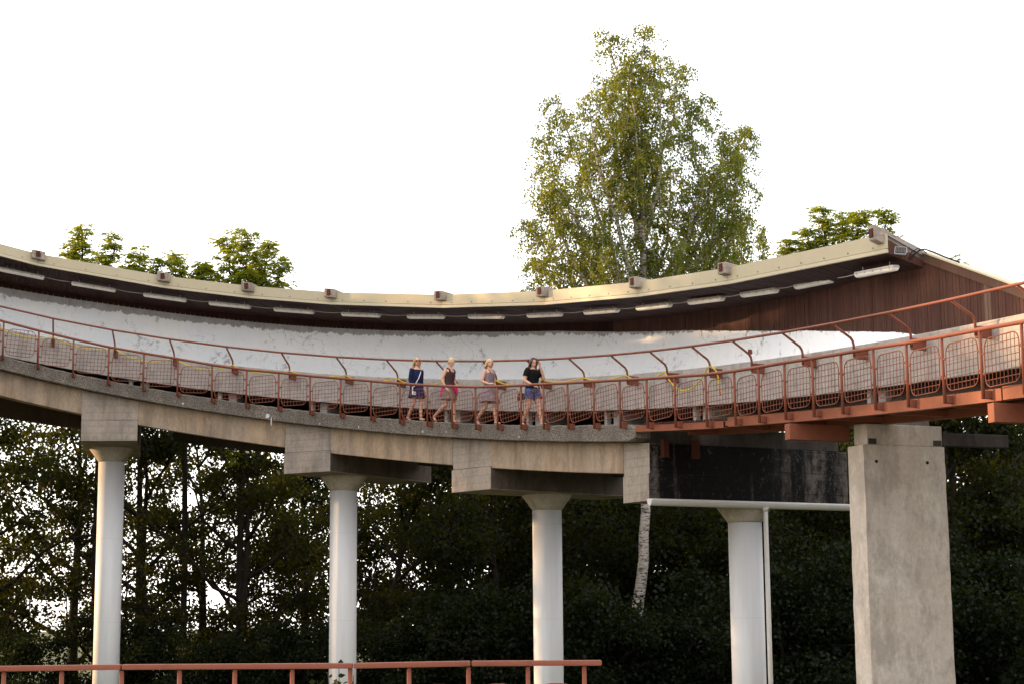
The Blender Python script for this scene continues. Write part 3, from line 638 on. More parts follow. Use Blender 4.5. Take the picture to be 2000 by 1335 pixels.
# ------------------------------------------------------------------ floodlight and its cables at the roof end
fc = W(11.40, 2.56, 2.25)
fl = thing('floodlight', 'small square floodlight on the roof corner, pointing down', 'floodlight', fc, None, (math.radians(0), math.radians(0), math.radians(-12)))
fl.rotation_euler = (math.radians(-22), math.radians(8), math.radians(-14))
child('housing', MB().hexa([(-.115, -.03, -.085), (.115, -.03, -.085), (.085, .05, -.06), (-.085, .05, -.06), (-.115, -.03, .085), (.115, -.03, .085), (.085, .05, .06), (-.085, .05, .06)]).mesh('housing', M['alu'], bevel=.008), fl)
child('lens', MB().box((0, -.033, 0), (.098, 0, 0), (0, .006, 0), (0, 0, .068)).mesh('lens', M['lens']), fl)
cell = MB()
for i in range(6):
    for j in range(4): cell.box((-.075 + i * .03, -.041, -.045 + j * .03), (.009, 0, 0), (0, .003, 0), (0, 0, .009))
child('cells', cell.mesh('cells', M['led']), fl, kind='stuff')
child('yoke', MB().tube([(-.13, .01, 0), (-.13, .09, .05), (0, .12, .09), (.13, .09, .05), (.13, .01, 0)], .012, 6).mesh('yoke', M['alu']), fl)
cab = MB().tube([W(11.35, 2.80, 2.10), W(11.36, 2.88, 2.21), W(11.40, 2.98, 2.29), W(11.5, 3.03, 2.31), W(11.75, 3.04, 2.22), W(12.1, 3.04, 2.07), W(12.5, 3.05, 1.915)], .016, 7).build('black_cable', M['cable'], smooth=True)
tag(cab, 'black cable looping over the concrete rafter onto the sloping verge', 'cable')
tag(MB().tube([W(11.34, 2.76, 2.10), W(11.36, 2.84, 2.26), W(11.40, 2.95, 2.33), W(11.5, 3.01, 2.28), W(11.6, 3.0, 2.21)], .010, 6).build('black_cable', M['cable'], smooth=True), 'thinner black cable under the loop beside the floodlight', 'cable')

# ------------------------------------------------------------------ gutter under the black crosshead with its downpipe
near = W(CAPS[-1], .44, 0); cp = W(4.86, 3.3, 0); ax = np.array([cp[0] - near[0], cp[1] - near[1], 0]); ax /= np.linalg.norm(ax)
e1 = W(CAPS[-1] + .52, .435, 0); zb = zrail(CAPS[-1]) - 2.60; t_, n_ = TN(CAPS[-1])
side = np.array([ax[1], -ax[0], 0])
g0 = e1 + ax * -.06 + side * .108; g1 = e1 + ax * 6.2 + side * .108
gut = thing('rain_gutter', 'pale half round gutter along the foot of the black stained concrete', 'gutter', (g0[0], g0[1], zb - .08))
hg = MB(); pr = [(.10 * math.cos(a), .15 * math.sin(a)) for a in np.linspace(math.pi, 2 * math.pi, 11)]; pr += [(.092 * math.cos(a), .142 * math.sin(a)) for a in np.linspace(2 * math.pi, math.pi, 11)]
for q in (g0, g1): hg.v += [tuple(q + side * x + np.array([0, 0, zb + .03 - q[2] + z])) for x, z in pr]
m_ = len(pr); hg.f = [(k, (k + 1) % m_, m_ + (k + 1) % m_, m_ + k) for k in range(m_)]; hg.m = [0] * m_
hg.build('trough', M['gutter'], gut, smooth=True)
ec = MB(); ec.add([tuple(g0 - ax * .004 + side * x + np.array([0, 0, zb + .03 - g0[2] + z])) for x, z in pr[:11]], [tuple(range(11))]); ec.build('end_cap', M['gutter'], gut)
dp = g0 + ax * 3.02 + side * .02
MB().tube([(dp[0], dp[1], zb - .10), (dp[0], dp[1], GZ)], .052, 14).build('downpipe', M['gutter'], gut, smooth=True)
MB().tube([(dp[0], dp[1], zb - .19), (dp[0], dp[1], zb - .14), (dp[0], dp[1], zb - .09)], [.052, .06, .085], 14).build('outlet', M['gutter'], gut, smooth=True)

# ------------------------------------------------------------------ lower railing in front
NY = 17.0
near_r = thing('terrace_railing', 'red pipe railing at the bottom edge of the frame', 'railing', at(600, 1301, NY) * np.array([1, 1, 0]))
na, nb_ = at(-190, 1307, NY), at(1176, 1293, NY)
px = [-120, 8, 121, 238, 351, 459, 571, 684, 799, 915, 1031, 1141]
def nrail(u): 
    k = (u + 190) / (1176 + 190); return na * (1 - k) + nb_ * k
kn = [-190, 238, 690, 920, 1176]; kz = [0, .006, -.004, .006, 0]
for (u0, u1), (za, zb2) in zip(zip(kn[:-1], kn[1:]), zip(kz[:-1], kz[1:])):
    A, B = nrail(u0 + 1), nrail(u1 - 1); A[2] += za; B[2] += zb2; m = (A + B) / 2; v = (B - A) / 2
    MB().box(m, v, (0, .045, 0), (0, 0, .026)).build('top_rail', M['red'], near_r, bevel=.014)
npm = MB().tube([(0, 0, -.96), (0, 0, -.03)], .022, 10).mesh('post', M['red'], True)
for u in px: link('post', npm, near_r, nrail(u))
for u0, u1 in zip(px[:-1], px[1:]):
    A, B = nrail(u0), nrail(u1); w = .40
    if w not in pcache: pcache[w] = panel_meshes(w)
    pn = link('mesh_panel', pcache[w][0], near_r, (A + B) / 2 + np.array([0, 0, -.56]), (0, 0, 0)); child('wire_grid', pcache[w][1], pn, kind='stuff')

# ------------------------------------------------------------------ trees
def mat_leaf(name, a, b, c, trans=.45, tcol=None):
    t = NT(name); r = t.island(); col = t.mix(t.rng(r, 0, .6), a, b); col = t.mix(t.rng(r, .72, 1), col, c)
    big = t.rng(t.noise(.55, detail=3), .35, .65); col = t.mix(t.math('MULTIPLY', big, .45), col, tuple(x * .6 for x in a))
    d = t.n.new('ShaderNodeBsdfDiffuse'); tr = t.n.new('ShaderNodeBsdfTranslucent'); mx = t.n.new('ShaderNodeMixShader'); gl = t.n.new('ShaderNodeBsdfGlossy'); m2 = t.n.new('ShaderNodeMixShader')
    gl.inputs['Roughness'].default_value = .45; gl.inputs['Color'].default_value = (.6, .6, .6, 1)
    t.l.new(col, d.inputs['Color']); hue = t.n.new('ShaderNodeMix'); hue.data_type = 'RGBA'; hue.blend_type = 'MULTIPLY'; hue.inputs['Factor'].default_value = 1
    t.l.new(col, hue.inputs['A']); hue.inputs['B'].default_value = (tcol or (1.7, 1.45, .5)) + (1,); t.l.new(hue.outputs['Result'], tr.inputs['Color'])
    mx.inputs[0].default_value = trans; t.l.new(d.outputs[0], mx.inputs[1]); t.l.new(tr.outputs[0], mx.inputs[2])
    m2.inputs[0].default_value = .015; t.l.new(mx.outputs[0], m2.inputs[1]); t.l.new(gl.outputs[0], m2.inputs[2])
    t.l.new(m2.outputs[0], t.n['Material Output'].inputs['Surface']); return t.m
M['leaf_dark'] = mat_leaf('shade_toned_wood_leaf', (.0065, .0115, .003), (.010, .016, .0035), (.024, .025, .004), .6, (3.2, 2.4, .4))  # leaf colour lowered to carry the shade inside the wood
M['leaf_olive'] = mat_leaf('sun_toned_wood_leaf', (.013, .0175, .003), (.021, .025, .0035), (.046, .044, .005), .6, (2.6, 2.2, .35))  # yellower copy of the wood leaf, painting in golden sun on the crowns
M['leaf_shrub'] = mat_leaf('shade_toned_shrub_leaf', (.006, .0115, .003), (.009, .015, .0035), (.017, .024, .004), .45)  # shade under the trees is put into this low leaf colour
M['leaf_birch'] = mat_leaf('birch_leaf', (.09, .135, .018), (.125, .155, .02), (.235, .205, .026), .58)
M['leaf_ash'] = mat_leaf('ash_leaf', (.11, .17, .015), (.16, .20, .018), (.32, .29, .024), .62)
def _bark(name, a, b):
    t = NT(name); n = t.noise(7, (2, 2, .4), 6, .65); return t.done(t.mix(t.rng(n, .4, .65), a, b), .95, n, .02, .7)
M['bark'] = _bark('dark_rough_bark', (.032, .025, .02), (.016, .012, .01))
def _birchbark():
    t = NT('white_birch_bark'); n = t.noise(5, (.8, .8, 3.2), 6, .7); f = t.noise(16, (.6, .6, 4), 4)
    col = t.mix(t.rng(n, .50, .58), (.44, .40, .35), (.045, .035, .03)); col = t.mix(t.math('MULTIPLY', t.rng(f, .50, .60), .7), col, (.13, .10, .08))
    return t.done(col, .8, n, .01, .5)
M['birch_bark'] = _birchbark()

def leaf_mesh(name, c, ax, ln, wd, mat, rg):
    n = len(c); ax = ax / (np.linalg.norm(ax, axis=1, keepdims=True) + 1e-9)
    r = rg.normal(size=(n, 3)); sd = np.cross(ax, r); sd /= np.linalg.norm(sd, axis=1, keepdims=True) + 1e-9
    ln = ln[:, None]; wd = wd[:, None]
    v = np.stack([c, c + ax * ln * .42 + sd * wd * .5, c + ax * ln, c + ax * ln * .42 - sd * wd * .5], 1).reshape(-1, 3)
    me = bpy.data.meshes.new(name); me.vertices.add(4 * n); me.vertices.foreach_set('co', v.astype(np.float32).ravel())
    me.loops.add(4 * n); me.loops.foreach_set('vertex_index', np.arange(4 * n, dtype=np.int32)); me.polygons.add(n)
    me.polygons.foreach_set('loop_start', np.arange(0, 4 * n, 4, dtype=np.int32)); me.polygons.foreach_set('loop_total', np.full(n, 4, np.int32))
    me.update(calc_edges=True); me.materials.append(mat); return me
def unit(v): return v / (np.linalg.norm(v) + 1e-9)

def wood_tree(seed, H, cr, low, nleaf, lsize=.15, spread=.42, limbs=13, lean=(0, 0)):
    rg = np.random.default_rng(seed); wood = MB(); cl = []
    zs = np.linspace(0, H * .86, 9); wob = np.cumsum(rg.normal(0, .10, (9, 2)), 0) * (zs / H)[:, None]
    tr = [np.array([wob[i, 0] + lean[0] * zs[i], wob[i, 1] + lean[1] * zs[i], zs[i]]) for i in range(9)]
    r0 = .017 * H; wood.tube(tr, list(np.linspace(r0, .035, 9)), 8)
    def on(u):
        x = u * 8; i = min(7, int(x)); return tr[i] * (1 - (x - i)) + tr[i + 1] * (x - i)
    for k in range(limbs):
        u = low + (1 - low) * ((k + rg.random() * .8) / limbs) * .97; p = on(u); az = k * 2.4 + rg.normal(0, .4)
        env = math.sin(min(1, (u - low) / (1 - low) * .85 + .22) * math.pi) ** .7; L = cr * (.55 + .6 * env) * rg.uniform(.8, 1.15); el = rg.uniform(.25, .75) + .5 * (u > .75)
        d = np.array([math.cos(az) * math.cos(el), math.sin(az) * math.cos(el), math.sin(el)])
        pts = [p + d * L * f + np.array([0, 0, .12 * L * f * f]) + rg.normal(0, .06 * L * f, 3) * (f > 0) for f in (0, .25, .5, .75, 1)]
        rb = r0 * .55 * (1 - .55 * u); wood.tube(pts, [rb, rb * .8, rb * .6, rb * .38, .015], 6)
        for j in range(7):
            f = .25 + .75 * (j + rg.random()) / 7; i = min(3, int(f * 4)); q = pts[i] * (1 - (f * 4 - i)) + pts[i + 1] * (f * 4 - i)
            d2 = unit(d * .5 + rg.normal(0, .75, 3) + np.array([0, 0, .15])); L2 = L * rg.uniform(.22, .45)
            p2 = [q, q + d2 * L2 * .5 + rg.normal(0, .05, 3), q + d2 * L2 + np.array([0, 0, -.08 * L2])]
            wood.tube(p2, [.028, .018, .006], 4, caps=False)
            for w_ in (.5, .85, 1.1):
                cl.append(q + d2 * L2 * w_ + rg.normal(0, .16, 3))
    cl = np.array(cl); n = nleaf; idx = rg.integers(0, len(cl), n); wts = rg.random(len(cl)); idx = np.where(wts[idx] < .12, (idx + 1) % len(cl), idx)
    c = cl[idx] + rg.normal(0, 1, (n, 3)) * np.array([spread, spread, spread * .55])
    ax = rg.normal(0, 1, (n, 3)) + np.array([0, 0, -.5])
    ls = rg.uniform(.7, 1.25, n) * lsize
    return wood, c, ax, ls, rg
def tree_meshes(nm, data, leaf, bark, ar=.8):
    wood, c, ax, ls, rg = data
    return wood.mesh('trunk', bark, True), leaf_mesh('crown', c, ax, ls, ls * ar, leaf, rg)
VAR = [tree_meshes('v%d' % i, wood_tree(10 + i, H, cr, low, nl, ls, sp, lm, ln), M['leaf_olive'] if i in (1, 3) else M['leaf_dark'], M['bark']) for i, (H, cr, low, nl, ls, sp, lm, ln) in enumerate([
    (13.2, 4.2, .16, 20000, .13, .26, 12, (.02, 0)), (12.6, 3.8, .20, 17000, .125, .25, 11, (-.03, .02)), (13.0, 4.4, .14, 20000, .125, .27, 12, (.05, 0)),
    (12.0, 3.6, .22, 12000, .12, .24, 11, (.16, 0)), (11.5, 3.9, .10, 36000, .135, .42, 14, (0, 0))])]
SHR = [tree_meshes('s%d' % i, wood_tree(40 + i, H, cr, .08, nl, .125, .30, 13), M['leaf_shrub'], M['bark']) for i, (H, cr, nl) in enumerate([(5.6, 2.6, 28000), (4.6, 2.4, 24000)])]
def put_tree(nm, var, x, y, sc_, rz, lab, cat, group, z=None):
    o = thing(nm, lab, cat, (x, y, GZ - .1 if z is None else z), group, (0, 0, rz)); o.scale = (sc_ * 1.0, sc_ * 1.0, sc_)
    child('trunk', var[0], o); child('crown', var[1], o, kind='stuff'); return o
WOODS = [  # bearing px at the trunk, distance, variant, scale, turn, where
    (-120, 60, 0, 1.08, .3, 'left of the frame edge'), (30, 58, 3, 1.1, 2.9, 'at the far left, thin crown with sky behind'), (150, 66, 1, 1.18, 1.2, 'behind the leftmost column'),
    (300, 59, 2, .98, 3.6, 'right of the leftmost column'), (395, 64, 0, .98, 5.0, 'midway between the two left columns'), (480, 58, 1, .96, .7, 'with two straight dark stems left of the second column'),
    (590, 66, 4, 1.0, 2.2, 'just left of the second column'), (700, 60, 3, 1.0, .25, 'leaning right beside the second column'), (860, 64, 0, .97, 4.1, 'right of the second column with bright gaps'),
    (960, 58, 4, 1.0, 1.9, 'dense and dark left of the third column'), (1090, 63, 2, .97, .9, 'behind the third column'), (1165, 62, 4, .98, 3.3, 'left of the birch trunk'),
    (1335, 63, 2, .98, 2.6, 'between the birch trunk and the fourth column'), (1440, 66, 0, .97, 5.6, 'behind the fourth column'), (1560, 58, 4, .96, .1, 'between the fourth column and the flat pier'),
    (1680, 63, 2, 1.03, 1.7, 'hidden mostly behind the flat pier'), (1830, 58, 4, 1.12, 4.4, 'just right of the flat pier'), (1930, 62, 1, 1.06, 3.0, 'at the right frame edge'), (2080, 58, 0, 1.05, .6, 'beyond the right frame edge')]
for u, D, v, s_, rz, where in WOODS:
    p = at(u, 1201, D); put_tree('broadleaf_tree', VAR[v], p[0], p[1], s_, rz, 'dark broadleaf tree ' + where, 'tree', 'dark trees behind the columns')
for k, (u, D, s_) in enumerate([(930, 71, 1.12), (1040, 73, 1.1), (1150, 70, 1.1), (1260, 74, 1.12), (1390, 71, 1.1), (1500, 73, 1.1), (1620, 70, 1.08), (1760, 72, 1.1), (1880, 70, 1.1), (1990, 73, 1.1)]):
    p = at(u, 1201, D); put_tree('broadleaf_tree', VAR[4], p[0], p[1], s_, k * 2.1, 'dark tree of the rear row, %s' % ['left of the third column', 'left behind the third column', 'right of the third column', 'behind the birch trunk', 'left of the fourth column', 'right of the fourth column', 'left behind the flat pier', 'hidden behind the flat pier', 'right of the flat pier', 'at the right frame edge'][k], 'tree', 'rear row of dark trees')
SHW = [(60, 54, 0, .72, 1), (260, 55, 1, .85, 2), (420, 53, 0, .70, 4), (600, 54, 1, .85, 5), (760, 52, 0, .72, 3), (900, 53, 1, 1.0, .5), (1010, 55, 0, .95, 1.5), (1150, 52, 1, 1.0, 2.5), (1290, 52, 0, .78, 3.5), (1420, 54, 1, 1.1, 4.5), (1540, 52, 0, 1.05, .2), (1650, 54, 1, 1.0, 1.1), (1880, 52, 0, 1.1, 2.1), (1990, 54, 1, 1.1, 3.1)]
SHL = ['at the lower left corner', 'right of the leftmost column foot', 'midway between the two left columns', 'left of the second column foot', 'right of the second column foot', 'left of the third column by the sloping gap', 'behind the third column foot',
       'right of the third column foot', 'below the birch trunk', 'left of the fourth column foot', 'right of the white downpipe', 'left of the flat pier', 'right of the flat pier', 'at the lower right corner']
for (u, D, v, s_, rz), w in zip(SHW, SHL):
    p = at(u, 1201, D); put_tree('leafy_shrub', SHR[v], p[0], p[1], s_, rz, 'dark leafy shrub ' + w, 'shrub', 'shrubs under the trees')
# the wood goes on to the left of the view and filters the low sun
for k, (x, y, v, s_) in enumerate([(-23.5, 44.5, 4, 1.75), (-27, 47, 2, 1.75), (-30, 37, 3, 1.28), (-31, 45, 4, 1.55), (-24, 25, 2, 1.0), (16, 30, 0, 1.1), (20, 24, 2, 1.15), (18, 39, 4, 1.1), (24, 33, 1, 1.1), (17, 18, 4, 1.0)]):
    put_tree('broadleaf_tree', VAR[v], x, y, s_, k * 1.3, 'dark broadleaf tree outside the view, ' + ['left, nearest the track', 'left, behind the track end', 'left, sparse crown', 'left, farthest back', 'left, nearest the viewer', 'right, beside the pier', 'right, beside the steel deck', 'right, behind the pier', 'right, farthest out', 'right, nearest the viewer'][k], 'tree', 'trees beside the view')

def leader_tree(nm, lab, leaders, D, leaf, bark, kind, group, seed, r0, twig, per, nleaf, lsize, base_u, thin=1.0):
    rg = np.random.default_rng(seed); wood = MB(); C_, A_ = [], []
    base = at(base_u, 1201, D); base[2] = GZ - .1
    for li, (pts, dz, t0) in enumerate(leaders):
        m = len(pts); P3 = [at(u, v, D + dz * k / max(1, m - 1)) for k, (u, v) in enumerate(pts)]
        if li == 0: P3 = [base] + P3
        # smooth subdivision with a slight wobble
        dense = []
        for a, b in zip(P3[:-1], P3[1:]):
            for f in (0, .33, .66): dense.append(a * (1 - f) + b * f + rg.normal(0, .035, 3))
        dense.append(P3[-1]); R = list(np.linspace(r0 if li == 0 else r0 * .36, .012, len(dense))); wood.tube(dense, R, 7)
        seg = np.array(dense); cum = np.concatenate([[0], np.cumsum(np.linalg.norm(np.diff(seg, axis=0), axis=1))]); T = cum[-1]
        nt_ = int(per * T * (1 - t0))
        for k in range(nt_):
            u = t0 + (1 - t0) * (k + rg.random()) / nt_; x = u * T; p = np.array([np.interp(x, cum, seg[:, j]) for j in range(3)])
            az = rg.random() * 2 * math.pi; L = twig * (1.05 - .72 * u) * rg.uniform(.55, 1.25)
            if kind == 'birch':
                el = rg.uniform(.1, .9); d = np.array([math.cos(az) * math.cos(el), math.sin(az) * math.cos(el), math.sin(el)])
                q = [p + d * L * f + np.array([0, 0, -.62 * L * f * f]) for f in (0, .35, .7, 1.0)]; q.append(q[-1] + np.array([0, 0, -.35 * L]) + rg.normal(0, .04, 3))
                wood.tube(q, [.011, .008, .006, .005, .003], 3, caps=False); qa = np.array(q)
                fs_ = rg.random(nleaf) ** .75 * 3.999; ii = fs_.astype(int); fr = (fs_ - ii)[:, None]; c = qa[ii] * (1 - fr) + qa[ii + 1] * fr + rg.normal(0, .075, (nleaf, 3))
                C_.append(c); A_.append(rg.normal(0, .55, (nleaf, 3)) + np.array([0, 0, -1.0]))
            else:
                el = rg.uniform(.2, 1.0); d = np.array([math.cos(az) * math.cos(el), math.sin(az) * math.cos(el), math.sin(el)])
                q = [p, p + d * L * .5, p + d * L]; wood.tube(q, [.014, .010, .006], 4, caps=False)
                for tipf in (.55, .8, 1.0):
                    tip = p + d * L * tipf
                    for j in range(4):
                        a2 = rg.random() * 6.28; e2 = rg.uniform(-.1, .7); dr = np.array([math.cos(a2) * math.cos(e2), math.sin(a2) * math.cos(e2), math.sin(e2)]); RL = rg.uniform(.26, .40)
                        f = np.linspace(.25, 1, nleaf); cc = tip + dr * RL * f[:, None] + np.array([0, 0, -.30 * RL]) * (f ** 2)[:, None]
                        sdv = unit(np.cross(dr, [0, 0, 1])); sg_ = np.where(np.arange(nleaf) % 2, 1, -1)[:, None]
                        C_.append(cc); A_.append(sdv * sg_ * .8 + dr * .6 + np.array([0, 0, -.45]) + rg.normal(0, .2, (nleaf, 3)))
    c = np.concatenate(C_); ax = np.concatenate(A_)
    ls = rg.uniform(.7, 1.25, len(c)) * lsize
    root = thing(nm, lab, 'tree', base, group)
    wood.build('trunk', bark, root, smooth=True)
    child('crown', leaf_mesh('crown', c - base, ax, ls, ls * (.78 if kind == 'birch' else .36), leaf, rg), root, kind='stuff'); return root
leader_tree('birch_tree', 'tall birch with white stems rising high above the roof', [
    ([(1243, 1240), (1250, 1140), (1262, 1000), (1258, 800), (1255, 560), (1254, 400), (1240, 250), (1262, 52)], 0, .52),
    ([(1246, 470), (1228, 330), (1212, 200), (1188, 62)], .6, .12), ([(1250, 640), (1190, 480), (1140, 350), (1086, 192)], 1.0, .2),
    ([(1252, 590), (1205, 430), (1165, 320), (1152, 190)], -1.0, .25), ([(1245, 690), (1130, 560), (1065, 490), (1014, 430)], .8, .25), ([(1262, 640), (1330, 500), (1370, 380), (1350, 260), (1374, 186)], -.8, .2),
    ([(1262, 660), (1350, 500), (1420, 350), (1458, 246)], 1.2, .25), ([(1264, 680), (1400, 520), (1452, 410)], -1.2, .3), ([(1258, 420), (1300, 280), (1334, 128)], .9, .15),
    ([(1245, 720), (1110, 610), (1025, 560)], -.9, .35), ([(1255, 610), (1120, 420), (1068, 330)], -1.6, .3), ([(1262, 620), (1300, 480), (1310, 330)], 1.5, .2), ([(1262, 560), (1255, 400), (1225, 130)], -.7, .3),
    ([(1262, 700), (1330, 600), (1430, 540)], 1.6, .3), ([(1255, 700), (1180, 610), (1130, 500)], 1.9, .3), ([(1250, 700), (1210, 600), (1200, 480)], -2.0, .3), ([(1262, 700), (1300, 600), (1340, 480)], -2.0, .3), ([(1250, 640), (1150, 500), (1090, 400), (1062, 270)], 1.4, .35), ([(1262, 640), (1390, 480), (1440, 380), (1450, 300)], -1.5, .35), ([(1255, 700), (1090, 560), (1045, 510)], 1.6, .4), ([(1262, 700), (1390, 590), (1450, 500)], .6, .4), ([(1255, 480), (1210, 330), (1175, 150)], 1.2, .3), ([(1262, 600), (1360, 430), (1405, 330), (1415, 250)], .3, .35), ([(1262, 690), (1380, 560), (1430, 470), (1448, 430)], 1.9, .35), ([(1252, 690), (1150, 560), (1085, 440), (1075, 380)], -1.2, .35), ([(1258, 480), (1290, 330), (1290, 110)], -1.0, .3)],
    56, M['leaf_birch'], M['birch_bark'], 'birch', None, 3, .24, 1.85, 14, 60, .085, 1238)
ASH = [('ash tree whose two tufts top the roof at far left', [([(188, 900), (180, 640), (166, 540), (160, 448)], .3, .62), ([(182, 660), (205, 540), (226, 470)], -.3, .3), ([(182, 640), (150, 540), (145, 490)], .4, .4)], 190, 5),
       ('low ash tuft second from left above the roof edge', [([(272, 900), (272, 640), (274, 494)], .3, .66), ([(272, 640), (300, 560), (312, 512)], -.3, .35), ([(272, 640), (255, 570), (250, 520)], .3, .35)], 272, 6),
       ('thin ash top with bare twigs left of the bushy ash', [([(362, 900), (360, 640), (352, 502)], .3, .70), ([(362, 650), (380, 570), (388, 520)], .2, .45)], 362, 7),
       ('bushy ash top above the roof left of the second column', [([(470, 900), (472, 680), (455, 560), (440, 466)], .3, .55), ([(472, 680), (480, 560), (482, 458)], -.5, .35), ([(475, 690), (510, 580), (525, 478)], .4, .35), ([(475, 700), (530, 600), (556, 515)], -.3, .4), ([(470, 690), (420, 590), (410, 530)], .5, .35), ([(472, 690), (485, 600), (500, 520)], .8, .3)], 472, 8),
       ('ash top above the roof right of the birch', [([(1625, 900), (1622, 640), (1612, 500), (1608, 412)], .3, .6), ([(1622, 600), (1660, 500), (1690, 418)], -.4, .35), ([(1622, 600), (1590, 510), (1575, 452)], .4, .35), ([(1622, 600), (1640, 500), (1648, 425)], .8, .3), ([(1622, 640), (1560, 560), (1535, 480)], .5, .5)], 1625, 9),
       ('small ash tuft over the concrete rafter at the roof end', [([(1730, 900), (1732, 640), (1728, 416)], .2, .80)], 1730, 10),
       ('tiny ash tip peeping over the sloping verge at right', [([(1862, 900), (1862, 640), (1862, 508)], .2, .93)], 1862, 11)]
for lab, ld, bu, sd in ASH:
    leader_tree('ash_tree', lab, ld, 58, M['leaf_ash'], M['bark'], 'ash', 'ash tops above the roof', sd, .13, .85, 12, 10, .13, bu)
leader_tree('birch_tree', 'small birch top between the tall birch and the right ash', [([(1488, 900), (1486, 640), (1492, 442)], .4, .62), ([(1486, 620), (1455, 540), (1440, 480)], .5, .35), ([(1487, 620), (1520, 540), (1532, 485)], -.5, .35)], 61, M['leaf_birch'], M['birch_bark'], 'birch', None, 21, .12, .8, 12, 40, .09, 1488)
# a leafy sprig reaching up behind the lower railing
rg = np.random.default_rng(77); wood = MB(); base = at(672, 1700, 18.2); cs, as_ = [], []
for k, (u, v) in enumerate([(662, 1296), (640, 1312), (690, 1318), (620, 1328), (655, 1330), (600, 1345), (705, 1345)]):
    tip = at(u, v, 18.2 + rg.uniform(-.2, .2)); mid = (base + tip) / 2 + rg.normal(0, .05, 3); wood.tube([base, mid, tip], [.012, .008, .004], 5)
    for f in np.linspace(.70, 1, 9): cs.append(base * (1 - f) ** 2 + 2 * mid * f * (1 - f) + tip * f * f + rg.normal(0, .03, 3)); as_.append(rg.normal(0, 1, 3) + np.array([0, 0, -.2]))
sp = thing('leafy_sprig', 'dark leafy sprig in front of the second column foot behind the lower railing', 'plant', (base[0], base[1], base[2]))
wood.build('stem', M['bark'], sp); cs = np.array(cs) - base; ls = rg.uniform(.06, .10, len(cs)); child('leaves', leaf_mesh('leaves', cs, np.array(as_), ls, ls * .8, M['leaf_shrub'], rg), sp, kind='stuff')

# ------------------------------------------------------------------ four women walking
def mat_skin():
    t = NT('skin'); n = t.noise(6, detail=3); m = t.done(t.mix(t.rng(n, .35, .65), (.56, .315, .215), (.50, .265, .175)), .5); t.b.inputs['Subsurface Weight'].default_value = .08
    t.b.inputs['Subsurface Radius'].default_value = (.02, .008, .004); return m
M['skin'] = mat_skin()
def mat_cloth(name, a, b=None, scale=0, c=None):
    t = NT(name); n = t.noise(9, (1, 1, .5), 4)
    col = t.mix(t.rng(n, .35, .7), a, tuple(c * .6 for c in a))
    if b:
        v = t.noise(scale, detail=3, rough=.6); col = t.mix(t.rng(v, .44, .6), col, b)
        if c: v2 = t.noise(scale * 1.6, detail=2, loc=(3, 1, 2)); col = t.mix(t.rng(v2, .58, .62), col, c)
    return t.done(col, .9, t.noise(24, (1, 1, .6)), .012, .5)
M['navy'] = mat_cloth('navy_knit', (.012, .016, .045)); M['navy_dress'] = mat_cloth('navy_dress_cloth', (.014, .022, .075), (.024, .02, .06), 30)
M['plum'] = mat_cloth('plum_brown_jersey', (.062, .033, .036)); M['tweed'] = mat_cloth('grey_brown_skirt_cloth', (.17, .135, .11), (.22, .19, .165), 60); M['pink'] = mat_cloth('bright_pink_cloth', (.58, .02, .13))
M['print'] = mat_cloth('small_print_dress_cloth', (.27, .24, .25), (.13, .10, .115), 34, (.26, .10, .11)); M['black'] = mat_cloth('black_jersey', (.008, .008, .009)); M['denim'] = mat_cloth('blue_denim', (.03, .065, .18), (.07, .12, .25), 10)
M['white_strap'] = mat_cloth('white_strap', (.75, .73, .72)); M['leather'] = mat_paint('dark_leather', (.02, .017, .018), .5)
def mat_hair(name, a, b):
    t = NT(name); n = t.noise(22, (3, 3, .35), 5, .6); return t.done(t.mix(t.rng(n, .38, .62), a, b), .42, n, .012, .9)
M['blond'] = mat_hair('honey_blond_hair', (.50, .31, .13), (.28, .155, .06)); M['pale_blond'] = mat_hair('pale_blond_hair', (.60, .43, .22), (.36, .23, .10)); M['brown_hair'] = mat_hair('brown_hair', (.07, .030, .018), (.022, .010, .008))
M['eye'] = mat_paint('dark_eye', (.03, .02, .018), .3); M['lips'] = mat_paint('lips', (.40, .10, .09), .5); M['glass'] = mat_paint('dark_sunglass', (.008, .008, .009), .15)

def ellip(mb, c, r, n=14, m=9, rot=None):
    vs_ = []; fs = []
    for i in range(m + 1):
        a = math.pi * i / m
        for k in range(n):
            b = 2 * math.pi * k / n; p = np.array([r[0] * math.sin(a) * math.cos(b), r[1] * math.sin(a) * math.sin(b), r[2] * math.cos(a)])
            if rot is not None: p = np.array(rot @ Vector(p))
            vs_.append(np.array(c) + p)
    for i in range(m):
        for k in range(n): fs.append((i * n + k, i * n + (k + 1) % n, (i + 1) * n + (k + 1) % n, (i + 1) * n + k))
    mb.add(vs_, fs)
def limb(mb, pts, rs, n=12):
    mb.tube(pts, rs, n)
    for p, r in zip(pts, rs): ellip(mb, p, (r, r, r), n, 8)
def loft(mb, rings, n=20, cap=True, ripple=0, seed=0):     # rings: (cx, cy, z, rx, ry)
    rg_ = random.Random(seed); ph = rg_.random() * 6; vs_ = []; fs = []
    for j, (cx_, cy_, z, rx, ry) in enumerate(rings):
        for k in range(n):
            a = 2 * math.pi * k / n; w = 1 + ripple * (j / (len(rings) - 1)) ** 2 * math.sin(a * 7 + ph)
            vs_.append((cx_ + rx * w * math.cos(a), cy_ + ry * w * math.sin(a), z))
    for j in range(len(rings) - 1):
        for k in range(n): fs.append((j * n + k, j * n + (k + 1) % n, (j + 1) * n + (k + 1) % n, (j + 1) * n + k))
    if cap: fs += [tuple(range(n)), tuple((len(rings) - 1) * n + k for k in range(n - 1, -1, -1))]
    mb.add(vs_, fs)
